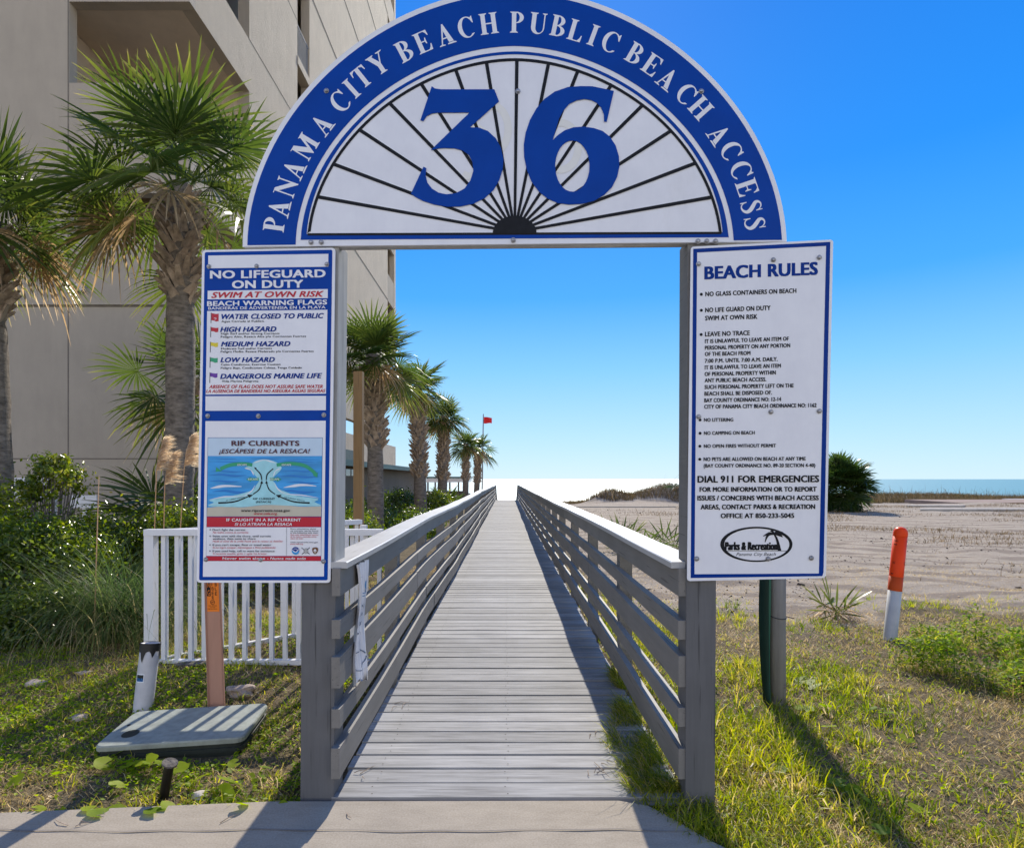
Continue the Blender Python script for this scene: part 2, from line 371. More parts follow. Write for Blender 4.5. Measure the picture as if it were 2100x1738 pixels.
def sandness(x, y):
    x = np.asarray(x, float); y = np.asarray(y, float)
    edge = 6.5+1.6*(vnoise(x*.6, y*.6, 21)-.5)+1.0*(vnoise(x*1.9, y*1.9, 22)-.5)+.08*(x-3)
    s = sstep(edge-1.2, edge+1.0, y)*sstep(.9, 1.6, x)
    s = np.maximum(s, .48*sstep(2.2, 3.4, x)*sstep(4.2, 3.2, y))
    s = np.maximum(s, .30*sstep(-1, -1.2, x)*sstep(7, 5, y))
    s = np.maximum(s, sstep(28, 36, y))
    s -= .38*sstep(17, 20, y)*sstep(30, 27, y)*sstep(9, 12, x)*vnoise(x*.35, y*.6, 23)
    return np.clip(s, 0, 1)
def axis_pts(segs):
    a = []
    for lo, hi, st in segs: a += list(np.arange(lo, hi, st))
    return np.array(a+[segs[-1][1]])
gx = axis_pts([(-900, -100, 100), (-100, -30, 7), (-30, -7, .8), (-7, 9, .11), (9, 30, .5), (30, 110, 5), (110, 900, 100)])
gy = axis_pts([(-60, -6, 6), (-6, 1.6, .5), (1.6, 10, .11), (10, 20, .25), (20, 60, .5), (60, 140, 4)])
X, Y = np.meshgrid(gx, gy); nx, ny = len(gx), len(gy)
V = np.stack([X, Y, H(X, Y)], 2).reshape(-1, 3); ii = np.arange(nx*ny).reshape(ny, nx)
Fq = np.stack([ii[:-1, :-1], ii[:-1, 1:], ii[1:, 1:], ii[1:, :-1]], 2).reshape(-1, 4)
g = struct(bulk('ground', V, Fq, sandness(X, Y).ravel(), 'ground_soil'))
g.data.polygons.foreach_set('use_smooth', [True]*len(g.data.polygons))
b = MB(); b.add([(-30000, 70, -2.62), (30000, 70, -2.62), (30000, 40000, -2.62), (-30000, 40000, -2.62)], [(0, 1, 2, 3)])
struct(b.build('sea', 'sea_water'))
# sidewalk: a slab whose inland edge wanders, with a joint and stains
edge = [(-40, 2.55), (-6, 2.58), (-3, 2.63), (-2.2, 2.64), (-1.6, 2.69), (-1.05, 2.735), (.50, 2.742), (.62, 2.70), (.70, 2.60), (.79, 2.46), (.86, 2.38), (.95, 2.2), (1.02, 1.9), (1.05, 1.2), (1.1, -2)]
b = MB(); n = len(edge)
poly = edge+[(-40, -2)]
b.add([(x, y, 0.0) for x, y in poly]+[(x, y, -.12) for x, y in poly], [tuple(range(len(poly)))[::-1]]+[(i, (i+1) % len(poly), len(poly)+(i+1) % len(poly), len(poly)+i) for i in range(len(poly))])
o = b.build('sidewalk', ['concrete', 'concrete_stain']); struct(o)
b = MB()
for x0, x1, yy, wv in ((-3, .78, 2.505, .006),):
    pts = [(x, yy+.006*math.sin(x*5)+.004*math.sin(x*17)) for x in np.linspace(x0, x1, 60)]
    q = []
    for i, (x, y) in enumerate(pts):
        ww = .0016+.004*float(vnoise(x*6, 0, 31))**2*(2.2 if x > .1 else 1); q += [(x, y-ww, .004), (x, y+ww, .004)]
    b.add(q, [(2*i, 2*i+2, 2*i+3, 2*i+1)[::-1] for i in range(len(pts)-1)])
struct(b.build('sidewalk_joint', 'concrete_stain'))
b = MB(); b.span((-40, -60, -.02), (60, -2.2, -.004)); struct(b.build('road', 'asphalt'))

# ------------------------------------------------------------------ boardwalk and its two railings
def dz(y): return -max(0, y-42.0)*.2
def wav(y, s): return float(vnoise(y*.33, s*7.3, 41)-.5)+.5*float(vnoise(y*.9, s*3.1, 42)-.5)
b = MB(); y = 2.762; k = 0
while y < 50:
    x0 = -.785+random.uniform(-.012, .012); x1 = .80+random.uniform(-.012, .012); t = random.uniform(-.0025, .0025)
    z = dz(y); a = random.uniform(-.0025, .0025)
    b.add([(x0, y, z+t-.036), (x1, y+a, z+t-.036), (x1, y+a+.1355, z+t-.036), (x0, y+.1355, z+t-.036), (x0, y+.005, z+t), (x1, y+a+.005, z+t), (x1, y+a+.1325, z+t), (x0, y+.1325, z+t)],
          [(3, 2, 1, 0), (4, 5, 6, 7), (0, 1, 5, 4), (1, 2, 6, 5), (2, 3, 7, 6), (3, 0, 4, 7)])
    y += .1462
b.cur = 1; y = 2.762
while y < 12:
    for x in (-.62, 0, .62):
        for dy in (.035, .10): xx = x+random.uniform(-.012, .012); yy = y+dy; b.add([(xx-.0028, yy-.0028, .0035), (xx+.0028, yy-.0028, .0035), (xx+.0028, yy+.0028, .0035), (xx-.0028, yy+.0028, .0035)], [(0, 1, 2, 3)])
    y += .1462
struct(b.build('boardwalk', ['deck_wood', 'debris_dark']))
b = MB()
for x in (-.62, 0, .62): b.span((x-.02, 2.80, -.2), (x+.02, 42, -.046))
struct(b.build('boardwalk_joist', 'shade_inside'))
def railing(sgn, label, dense):
    t = thing('wooden_railing', label, 'railing', (sgn*.85, 2.76, 0), 'grey wooden railings of the boardwalk')
    xin = .764 if sgn > 0 else .742
    def xo(y, s): return .030*wav(y, s+sgn)*min(1, (y-2.6)*.3)
    for s, (z0, z1) in enumerate(((.91, 1.032), (.722, .806), (.505, .643), (.328, .412), (.100, .236))):
        b = MB(); y = 2.72+.012*s*0
        ys = 2.735
        while ys < 50:
            ye = min(50, ys+random.choice((2.44, 3.05, 3.66))); m = max(2, int((ye-ys)/.45)); q = []; jx = random.uniform(-.003, .003); jz = random.uniform(-.004, .004)
            for yy in np.linspace(ys, ye-.004, m+1):
                dx = xo(yy, 0)+jx; zz = dz(yy)+.03*wav(yy, 5+sgn)*min(1, (yy-2.6)*.3)+jz
                for xx, zc in ((xin, z0), (xin+.038, z0), (xin+.038, z1), (xin, z1)): q.append((sgn*(xx+dx), yy, zc+zz))
            fs = [(4*i+j, 4*i+(j+1) % 4, 4*i+4+(j+1) % 4, 4*i+4+j) for i in range(m) for j in range(4)]+[(3, 2, 1, 0), (4*m, 4*m+1, 4*m+2, 4*m+3)]
            if sgn < 0: fs = [f[::-1] for f in fs]
            b.add(q, fs); ys = ye
        b.build('rail_board', 'rail_wood', t)
    b = MB(); ys = 2.752
    while ys < 50:
        ye = min(50, ys+random.choice((2.44, 3.66, 4.88))); m = max(2, int((ye-ys)/.4)); q = []
        for yy in np.linspace(ys, ye-.003, m+1):
            dx = xo(yy, 0)+.006*wav(yy, 9); zz = dz(yy)+.03*wav(yy, 5+sgn)*min(1, (yy-2.6)*.3)
            for xx, zc in ((xin-.026, 1.0335), (xin+.135, 1.0335), (xin+.135, 1.058), (xin+.130, 1.0625), (xin-.020, 1.0625), (xin-.026, 1.058)): q.append((sgn*(xx+dx), yy, zc+zz))
        fs = [(6*i+j, 6*i+(j+1) % 6, 6*i+6+(j+1) % 6, 6*i+6+j) for i in range(m) for j in range(6)]+[(5, 4, 3, 2, 1, 0), tuple(6*m+j for j in range(6))]
        if sgn < 0: fs = [f[::-1] for f in fs]
        b.add(q, fs); ys = ye
    b.build('cap_rail', 'cap_wood', t)
    for i in range(1, 25):
        y = 2.80+1.62*i
        if y > 42: break
        dx = xo(y, 0); b = MB(); top = 1.030+.03*wav(y, 5+sgn)
        xa, xb = sorted((sgn*(xin+.0385+dx), sgn*(xin+.128+dx)))
        b.span((xa, y-.045, -.5), (xb, y+.045, top)); b.build('post', 'rail_wood', t)
        if i % 2 == 1 and i < 8:
            b = MB(); b.span((xa+.003, y+.048, .10), (xb-.003, y+.085, top-.02)); b.build('post_block', 'rail_wood', t)
    return t
railing(-1, 'grey board railing with the torn white banner, on the palm side of the walkway', 1)
railing(1, 'grey board railing casting its shadow over the deck, on the sandy lot side', 1)

# ------------------------------------------------------------------ gate plane (turned 1.5 degrees) and sign drawing tools
GY, GX, YAW = 2.735, .035, R(1.5)
GN = Vector((-math.sin(YAW), -math.cos(YAW), 0)); GU = Vector((math.cos(YAW), -math.sin(YAW), 0)); GP = Vector((GX, GY, 0))
def UG(x, y, off=0.0):
    d = Vector(((x-HX)/F, 1, -(y-HY)/F)); o = Vector((0, 0, CAMH)); t = (GP-o).dot(GN)/d.dot(GN)
    return o+d*t+GN*off
_tcache = {}
def glyphs(s, bold, shear):
    key = (s, bold, shear)
    if key in _tcache: return _tcache[key]
    c = bpy.data.curves.new('t', 'FONT'); c.body = s; c.offset = 0; c.shear = shear; c.fill_mode = 'FRONT'; c.resolution_u = 3; c.space_character = 1.05
    o = bpy.data.objects.new('t', c); COL.objects.link(o); dg = bpy.context.evaluated_depsgraph_get()
    me = bpy.data.meshes.new_from_object(o.evaluated_get(dg))
    v = np.empty(len(me.vertices)*3); me.vertices.foreach_get('co', v); v = v.reshape(-1, 3)[:, :2]; f = [tuple(p.vertices) for p in me.polygons]
    bpy.data.objects.remove(o); bpy.data.curves.remove(c); bpy.data.meshes.remove(me)
    _tcache[key] = (v, f); return v, f
CAPH = .73
class Sheet:
    """flat artwork on the gate plane: pixel coordinates of one crop, several paints in one mesh"""
    def __init__(s, tf, off): s.tf = tf; s.off = off; s.mb = MB(); s.mats = []; s.k = 0
    def mat(s, m):
        if m not in s.mats: s.mats.append(m)
        s.mb.cur = s.mats.index(m)
    def pt(s, x, y, off): q = s.tf(x, y); return UG(q[0], q[1], off)
    def lift(s): s.k += 1; return s.off+(s.k % 40)*.00004
    def text(s, t, x0, y0, x1, y1, cap, m, bold=.02, shear=0):
        s.mat(m); v, f = glyphs(t, bold, shear); off = s.lift()
        a, bx = v[:, 0].min(), v[:, 0].max(); u = (v[:, 0]-a)/(bx-a); h = v[:, 1]/CAPH
        e = cap*(.034 if cap < 24 else .042 if cap < 45 else .056)*(1 if bold > .005 else 0)*min(1.3, bold/.026)
        offs = [(0, 0)] if not e else [(-e, 0), (0, 0), (e, 0)] if cap < 24 else [(-e, e*.4), (-e, -e*.4), (-e/3, e*.4), (-e/3, -e*.4), (e/3, e*.4), (e/3, -e*.4), (e, e*.4), (e, -e*.4)]
        for k, (sh, sv) in enumerate(offs):
            s.mb.add([s.pt(x0+sh+uu*(x1-x0), y0+sv+uu*(y1-y0)-hh*cap, off+.00008*k) for uu, hh in zip(u, h)], f)
    def poly(s, loops, m, off=None, thick=0):
        s.mat(m); off = s.lift() if off is None else off
        if not hasattr(loops[0][0], '__len__'): loops = [loops]
        flat = [p for l in loops for p in l]
        tri = tessellate_polygon([[Vector((p[0], p[1], 0)) for p in l] for l in loops])
        vs = [s.pt(p[0], p[1], off) for p in flat]; fs = []
        for t in tri:
            a, b_, c = [flat[i] for i in t]; ar = (b_[0]-a[0])*(c[1]-a[1])-(b_[1]-a[1])*(c[0]-a[0])
            if abs(ar) > 1e-9: fs.append(tuple(t) if ar < 0 else (t[0], t[2], t[1]))
        s.mb.add(vs, fs)
        if thick:
            o = 0; bv = [s.pt(p[0], p[1], off-thick) for p in flat]
            for l in loops:
                n = len(l); q = vs[o:o+n]+bv[o:o+n]; s.mb.add(q, [(i, (i+1) % n, n+(i+1) % n, n+i) for i in range(n)]); o += n
    def quad(s, a, b, c, d, m, off=None, thick=0): s.poly([a, b, c, d], m, off, thick)
    def stroke(s, pts, wd, m, off=None, res=6):
        pts = smooth(pts, res); n = len(pts); wd = wd if hasattr(wd, '__len__') else [wd, wd]
        wds = np.interp(np.linspace(0, 1, n), np.linspace(0, 1, len(wd)), wd); L, Rr = [], []
        for i in range(n):
            a, c = pts[max(0, i-1)], pts[min(n-1, i+1)]; dx, dy = c[0]-a[0], c[1]-a[1]; k = math.hypot(dx, dy) or 1
            L.append((pts[i][0]-dy/k*wds[i]/2, pts[i][1]+dx/k*wds[i]/2)); Rr.append((pts[i][0]+dy/k*wds[i]/2, pts[i][1]-dx/k*wds[i]/2))
        s.mat(m); off = s.lift() if off is None else off; vs = [s.pt(*p, off) for p in L]+[s.pt(*p, off) for p in Rr]
        s.mb.add(vs, [(i, i+1, n+i+1, n+i) for i in range(n-1)])
    def ell(s, cx, cy, rx, ry, m, off=None, n=32, thick=0):
        s.poly([(cx+rx*math.cos(2*math.pi*i/n), cy+ry*math.sin(2*math.pi*i/n)) for i in range(n)], m, off, thick)
    def build(s, name, parent): return s.mb.build(name, s.mats, parent)
def smooth(pts, res=6):
    if len(pts) < 3 or res <= 1: return pts
    out = []; q = [pts[0]]+list(pts)+[pts[-1]]
    for i in range(1, len(q)-2):
        p0, p1, p2, p3 = q[i-1:i+3]
        for k in range(res):
            t = k/res
            out.append(tuple(.5*(2*p1[j]+(p2[j]-p0[j])*t+(2*p0[j]-5*p1[j]+4*p2[j]-p3[j])*t*t+(3*p1[j]-p0[j]-3*p2[j]+p3[j])*t**3) for j in (0, 1)))
    return out+[pts[-1]]
def rounded(c, r=9, n=5):
    """quad corners (pixels) with rounded corners"""
    out = []; m = len(c)
    for i in range(m):
        p, a, q = Vector(c[i]), Vector(c[i-1]), Vector(c[(i+1) % m]); u = (a-p).normalized()*r; v = (q-p).normalized()*r
        for k in range(n+1):
            t = k/n; out.append(tuple((p+u)*(1-t)**2+p*2*t*(1-t)+(p+v)*t*t))
    return out
def bolt(parent, x, y, off, r=.0088):
    c = UG(x, y, off); b = MB(); prof = ((0, 1.35), (.0015, 1.35), (.0016, 1.0), (.006, .95), (.0085, .6), (.009, 0.05)); n = 10; q = []
    ux, uz = GU, Vector((0, 0, 1))
    for h, k in prof:
        for j in range(n):
            t = 2*math.pi*j/n; q.append(c+GN*h+(ux*math.cos(t)+uz*math.sin(t))*r*k)
    b.add(q, [(i*n+j, i*n+(j+1) % n, (i+1)*n+(j+1) % n, (i+1)*n+j) for i in range(len(prof)-1) for j in range(n)])
    return b.build('bolt', 'bolt_metal', parent)
ID = lambda x, y: (x, y)
L1 = lambda x, y: (399+.2014*x, 504+.2014*y)
L2 = lambda x, y: (399+.20945*x, 840+.20945*y)
R1 = lambda x, y: (1386+.2175*x, 483+.2175*y)
R2 = lambda x, y: (1386+.21347*x, 840+.21347*y)
C5 = lambda x, y: (476+.298*x, .298*y)
C6 = lambda x, y: (1036+.298*x, .298*y)

# gate posts: square timbers, leaning a touch like the photographed ones
def gate_post(xb0, xb1, xt0, xt1, yb, depth, label, raw):
    p0, p1 = UG(xb0, yb, -.012), UG(xb1, yb, -.012); q0, q1 = UG(xt0, 500, -.012), UG(xt1, 500, -.012)
    p0.z = p1.z = -.25; q0.z = q1.z = 2.50; d = -GN*depth; zc = 1.053
    t = thing('gate_post', label, 'post', ((p0.x+p1.x)/2, p0.y+.07, 0), 'two timber posts carrying the entrance signs')
    def at(z, a, c): return a+(c-a)*((z+.25)/2.75)
    b = MB()
    zs = [-.25, .35, .95, zc]; q = []
    for z in zs:
        for a, c, e in ((p0, q0, 0), (p1, q1, 0), (p1, q1, 1), (p0, q0, 1)): q.append(at(z, a, c)+d*e)
    b.add(q, [(4*i+j, 4*i+(j+1) % 4, 4*i+4+(j+1) % 4, 4*i+4+j) for i in range(3) for j in range(4)])
    b.build('lower_shaft', 'post_wood', t)
    b = MB(); q = []
    for z in (zc, 1.5, 2.0, 2.5):
        for a, c, e in ((p0, q0, 0), (p1, q1, 0), (p1, q1, 1), (p0, q0, 1)): q.append(at(z, a, c)+d*e)
    b.add(q, [(4*i+j, 4*i+(j+1) % 4, 4*i+4+(j+1) % 4, 4*i+4+j) for i in range(3) for j in range(4)]+[(12, 13, 14, 15)])
    b.build('upper_shaft', raw, t)
    return t
gate_post(613.5, 681, 621, 693, 1640, .14, 'square grey timber post carrying the lifeguard and rip current sign', 'raw_post_wood')
gate_post(1407, 1467, 1412, 1474, 1630, .14, 'square grey timber post carrying the beach rules sign', 'rail_wood')

# ------------------------------------------------------------------ serif capitals for the arch
def sx(x, w_, y0=0, y1=1, s=.075, t=.035, bot=True, top=True):
    a = [(x-s, y0), (x+w_+s, y0), (x+w_+s, y0+t*.7), (x+w_, y0+t+.045)] if bot else [(x, y0), (x+w_, y0)]
    c = [(x+w_, y1-t-.045), (x+w_+s, y1-t*.7), (x+w_+s, y1), (x-s, y1), (x-s, y1-t*.7), (x, y1-t-.045)] if top else [(x+w_, y1), (x, y1)]
    e = [(x, y0+t+.045), (x-s, y0+t*.7)] if bot else []
    return ('p', a+c+e)
def bowl(x, y0, y1, rx, th=.17, thin=.045):
    c = (y0+y1)/2; ry = (y1-y0)/2
    o = [(x+rx*math.sin(t), c+ry*math.cos(t)) for t in np.linspace(0, math.pi, 15)]
    i = [(x+(rx-th)*math.sin(t), c+(ry-thin)*math.cos(t)) for t in np.linspace(math.pi, 0, 15)]
    return ('p', o+i)
W_ = .185
def arm(x0, x1, y, d, up):
    k = 1 if up else -1
    return ('p', [(x0, y), (x1, y), (x1+.02, y-k*d), (x1-.015, y-k*d), (x1-.06, y-k*(d*.55)), (x1-.14, y-k*.05), (x0, y-k*.05)])
GL = {
 'I': (.36, [sx(.09, W_)]),
 'P': (.62, [sx(.09, W_), bowl(.27, .45, 1, .32)]),
 'B': (.68, [sx(.09, W_), bowl(.27, .49, 1, .31), bowl(.27, 0, .535, .36)]),
 'E': (.68, [sx(.09, W_), arm(.27, .63, 1, .27, True), arm(.27, .63, 0, .30, False), ('p', [(.27, .475), (.42, .475), (.46, .36), (.49, .36), (.49, .66), (.46, .66), (.42, .53), (.27, .53)])]),
 'L': (.66, [sx(.09, W_), arm(.27, .61, 0, .32, False)]),
 'T': (.68, [sx(.25, W_, top=False), ('p', [(.03, 1), (.65, 1), (.665, .71), (.63, .71), (.59, .87), (.48, .952), (.20, .952), (.09, .87), (.05, .71), (.015, .71)])]),
 'H': (.80, [sx(.09, W_), sx(.53, W_), ('p', [(.275, .47), (.53, .47), (.53, .53), (.275, .53)])]),
 'N': (.78, [sx(.10, .055, bot=True, top=False), sx(.62, .055, bot=False, top=True), ('p', [(.0, 1), (.22, 1), (.675, .26), (.675, -.02), (.64, -.02), (.10, .86), (.10, .965), (0, .965)])]),
 'M': (.98, [sx(.09, .055, top=False), sx(.70, W_), ('p', [(.0, 1), (.27, 1), (.52, .36), (.46, .0), (.43, .0), (.10, .84), (.09, .965), (0, .965)]), ('p', [(.46, .0), (.73, .72), (.72, 1), (.50, .38)])]),
 'A': (.76, [('p', [(.33, 1.02), (.385, 1.02), (.64, .10), (.43, .10), (.31, .74)]), ('p', [(.33, 1.02), (.365, .86), (.15, .06), (.10, .06)]), ('p', [(.0, 0), (.26, 0), (.26, .03), (.17, .065), (.08, .065), (0, .03)]), ('p', [(.36, 0), (.74, 0), (.74, .03), (.65, .075), (.42, .075), (.36, .03)]), ('p', [(.19, .30), (.46, .30), (.46, .36), (.19, .36)])]),
 'Y': (.74, [sx(.28, W_, 0, .45, top=False), ('p', [(.04, .96), (.25, .96), (.465, .48), (.465, .38), (.28, .40)]), ('p', [(.60, .96), (.65, .96), (.465, .46), (.40, .46)]), ('p', [(-.02, 1), (.34, 1), (.34, .965), (.27, .93), (.03, .93), (-.02, .965)]), ('p', [(.48, 1), (.76, 1), (.76, .965), (.66, .93), (.57, .93), (.48, .965)])]),
 'U': (.76, [sx(.09, W_, .30, 1, bot=False), sx(.60, .05, .30, 1, bot=False), ('p', [(.09, .31)]+[(.37-.28*math.cos(t), .31-.33*math.sin(t)) for t in np.linspace(0, math.pi, 15)]+[(.60, .31)]+[(.4375+.1625*math.cos(t), .31-.26*math.sin(t)) for t in np.linspace(0, math.pi, 15)])]),
 'C': (.72, [('p', [(.40-.37*math.cos(t), .5+.51*math.sin(t)) for t in np.linspace(-2.45, 2.45, 31)]+[(.43-.22*math.cos(t), .5+.455*math.sin(t)) for t in np.linspace(2.3, -2.3, 31)]), ('p', [(.66, .99), (.69, .99), (.70, .66), (.665, .66), (.60, .80), (.585, .89)])]),
 'S': (.56, [('s', [(.44, .80), (.36, .93), (.23, .97), (.12, .88), (.13, .73), (.27, .58), (.40, .42), (.45, .24), (.36, .08), (.22, .03), (.10, .10), (.06, .24)], [.02, .05, .07, .11, .16, .19, .19, .15, .10, .06, .05, .02]), ('p', [(.445, 1.0), (.475, 1.0), (.48, .69), (.45, .69), (.42, .80)]), ('p', [(.03, .0), (.06, .0), (.09, .14), (.06, .33), (.03, .33)])]),
}
# arch sign: superellipse bands
def arc(a, b_, yb, n=72, ex=1.87, cx=1055.5, cy=503, reverse=False):
    pts = []
    for i in range(n+1):
        t = math.pi-math.pi*i/n; c, s_ = math.cos(t), math.sin(t)
        pts.append((cx+a*math.copysign(abs(c)**(2/ex), c), cy-b_*abs(s_)**(2/ex)))
    pts[0] = (pts[0][0], yb(pts[0][0])); pts[-1] = (pts[-1][0], yb(pts[-1][0]))
    return pts
base_y = lambda x: 506-.00987*(x-497)
at = thing('arch_sign', 'blue and white half round welcome sign with number 36 spanning the entrance', 'sign', UG(1055, 506))
s = Sheet(ID, 0)
s.poly(arc(558, 527, base_y), 'sign_white', .0, .012); s.build('panel', at)
s = Sheet(ID, 0)
o_, i_ = arc(548, 516, lambda x: base_y(x)-3), arc(449, 408, lambda x: base_y(x)-3)
s.poly(o_+i_[::-1], 'sign_blue', .0012)
o_, i_ = arc(439, 397, lambda x: base_y(x)-14), arc(426, 383, lambda x: base_y(x)-28)
o2 = arc(439, 397, lambda x: 492-.006*(x-616)); i2 = arc(427, 383, lambda x: 480-.004*(x-616), cy=495)
s.poly(o2+i2[::-1], 'sign_blue', .0012); s.quad(o2[0], i2[0], i2[-1], o2[-1], 'sign_blue', .00125)
s.build('blue_band', at)
s = Sheet(ID, 0)
i2 = [(x, min(y, 479)) for x, y in arc(426, 383, lambda x: 479)]; i3 = [(x, min(y, 475)) for x, y in arc(420, 377, lambda x: 475)]
s.poly(i2+i3[::-1], 'sign_black', .0016); s.quad((631, 478.5), (1479, 475.5), (1479, 480.5), (631, 483.5), 'sign_black', .0016)
for i, (x, y) in enumerate([(652, 404), (684.6, 337), (738, 267), (799, 212), (863, 171), (935, 145), (997.5, 128), (1060, 124), (1125, 130), (1185, 146), (1255, 173), (1319, 215), (1377, 268), (1426, 335), (1457.7, 405)]):
    s.stroke([(x, y), (1055.5, 476)], [7.2, 5.4], 'sign_black', .0017+.00006*i)
s.poly([(1055.5+45*math.cos(t), 479-36*math.sin(t)) for t in np.linspace(0, math.pi, 24)], 'sign_black', .0030)
s.build('sunburst', at)
for cx_, cy_, rx_, ry_ in ((965, 310, 38, 52), (1010, 265, 32, 48), (1150, 300, 36, 48)):        # pale ghosts left by removed older digits
    s = Sheet(ID, 0); s.stroke([(cx_+rx_*math.cos(t), cy_+ry_*math.sin(t)) for t in np.linspace(-2.2, 2.0, 14)], 15, 'sign_ghost', .00110+.00001*cx_/50); s.build('faded_mark', at)
three = [(1375, 597), (1395, 613), (1440, 619), (1805, 619), (1837, 702), (1637, 880), (1700, 882), (1760, 905), (1815, 955), (1850, 1020), (1868, 1100), (1862, 1170), (1840, 1240), (1800, 1310), (1740, 1365), (1660, 1405), (1570, 1424), (1480, 1425), (1390, 1410), (1310, 1383), (1262, 1358), (1232, 1335), (1318, 1150), (1337, 1160), (1333, 1215), (1345, 1260), (1375, 1300), (1420, 1328), (1475, 1340), (1540, 1332), (1600, 1300), (1640, 1245), (1660, 1180), (1655, 1120), (1630, 1070), (1590, 1040), (1530, 1024), (1460, 1022), (1415, 1026), (1368, 1037), (1635, 778), (1420, 779), (1375, 785), (1340, 803), (1316, 838), (1297, 830)]
six = [(520, 597), (600, 598), (680, 615), (747, 630), (698, 843), (680, 840), (678, 790), (660, 745), (630, 712), (590, 692), (545, 685), (490, 695), (440, 720), (400, 765), (370, 820), (350, 890), (328, 968), (360, 935), (410, 900), (470, 880), (540, 875), (610, 885), (670, 905), (720, 945), (760, 1005), (782, 1080), (785, 1150), (770, 1220), (735, 1290), (680, 1345), (610, 1385), (530, 1405), (440, 1410), (360, 1400), (290, 1368), (230, 1320), (180, 1250), (148, 1170), (130, 1080), (128, 1000), (140, 920), (170, 830), (215, 750), (270, 685), (340, 635), (430, 604)]
hole = [(462+118*math.cos(t), 1146+176*math.sin(t)) for t in np.linspace(0, 2*math.pi, 30)[:-1]]
s = Sheet(C5, 0); s.poly(three, 'sign_blue', .0040, .0012); o = s.build('digit', at)
s = Sheet(C6, 0); s.poly([six, hole], 'sign_blue', .0040, .0012); s.build('digit', at)
# lettering round the band
LET = [('P', C5, 290, 1545), ('A', C5, 328, 1432), ('N', C5, 372, 1288), ('A', C5, 430, 1165), ('M', C5, 505, 1010), ('A', C5, 622, 858), ('C', C5, 742, 702), ('I', C5, 822, 612), ('T', C5, 893, 532), ('Y', C5, 1008, 440),
       ('B', C5, 1187, 352), ('E', C5, 1313, 292), ('A', C5, 1468, 240), ('C', C5, 1608, 192), ('H', C5, 1765, 165), ('P', C6, 82, 156), ('U', C6, 228, 164), ('B', C6, 368, 182), ('L', C6, 488, 213), ('I', C6, 606, 245), ('C', C6, 724, 290),
       ('B', C6, 895, 372), ('E', C6, 1010, 448), ('A', C6, 1118, 548), ('C', C6, 1246, 648), ('H', C6, 1345, 745), ('A', C6, 1470, 932), ('C', C6, 1555, 1038), ('C', C6, 1622, 1170), ('E', C6, 1664, 1292), ('S', C6, 1693, 1425), ('S', C6, 1717, 1540)]
s = Sheet(ID, 0); s.mats = ['sign_white']
for ch, tf, cx_, cy_ in LET:
    x, y = tf(cx_, cy_); dx, dy = (x-1055.5)/498, (503-y)/462; ex = 1.87
    nx_, ny_ = math.copysign(abs(dx)**(ex-1), dx)/498, math.copysign(abs(dy)**(ex-1), dy)/462; k = math.hypot(nx_, ny_); nx_ /= k; ny_ /= k     # outward (right, up)
    rx_, ry_ = ny_, -nx_; wd, pieces = GL[ch]; cap = 43; off = .0016
    for kind, *dat in pieces:
        off += .00012
        def tr(p): a = (p[0]-wd/2)*cap*1.13; c = (p[1]-.5)*cap; return (x+rx_*a+nx_*c, y-(ry_*a+ny_*c))
        if kind == 'p': s.poly([tr(p) for p in dat[0]], 'sign_white', off)
        else: s.stroke([tr(p) for p in dat[0]], [v*cap for v in dat[1]], 'sign_white', off)
s.build('lettering', at)
s = Sheet(ID, 0); s.quad((500, 500), (1609, 489), (1609, 495.5), (500, 507.5), 'alu_edge', -.0125, .03)
s.build('backing_rail', at)
for x, y in ((1062, 188), (669.7, 187), (1438, 188), (638, 497), (659, 497), (1052.5, 493), (1431, 495), (1449, 495), (1467, 495)): bolt(at, x, y, .002)
b = MB(); a, c = UG(500, 491, -.0145), UG(1609, 481, -.0145)      # timber beam that the arch is screwed to
b.add([a, c, c-GN*.045, a-GN*.045]+[p+Vector((0, 0, -.03)) for p in (a, c, c-GN*.045, a-GN*.045)][0:4], [(0, 1, 2, 3), (7, 6, 5, 4), (0, 4, 5, 1), (1, 5, 6, 2), (2, 6, 7, 3), (3, 7, 4, 0)])
for zt, xa, xb in ((2.9, 640, 1470),):
    for x in (646, 1437): q = UG(x, 480, -.05); b.box((q.x, q.y+.02, 2.7), (.09, .04, .75))
b.build('support_frame', 'raw_post_wood', at)

# ------------------------------------------------------------------ lifeguard / rip current sign
ws = thing('warning_sign', 'tall white sign with blue border listing beach warning flags and rip currents', 'sign', UG(545, 1192))
s = Sheet(ID, 0); c4 = [L1(85, 48), L1(1437, 25), L2(1335, 1690), L2(27, 1688)]
s.poly(rounded(c4, 8), 'sign_white', .006, .006); s.build('panel', ws)
s = Sheet(ID, 0)
s.poly(rounded([L1(112, 70), L1(1408, 45), L2(1308, 1665), L2(52, 1665)], 4), 'sign_blue', .0068); s.build('blue_border', ws)
s = Sheet(L1, .0073)
s.quad((148, 105), (1368, 88), (1366, 218), (148, 235), 'sign_white'); s.quad((142, 462), (1362, 445), (1361, 537), (141, 550), 'sign_white')
s.quad((137, 668), (1358, 655), (1343, 1507), (122, 1516), 'sign_white'); s.quad((120, 1532), (1343, 1528), (1342, 1674), (119, 1680), 'sign_white')
s.tf = L2; s.quad((115, 112), (1290, 108), (1272, 1627), (90, 1630), 'sign_white'); s.build('white_field', ws)
s = Sheet(L1, .0080); bl = 'sign_blue_deep'
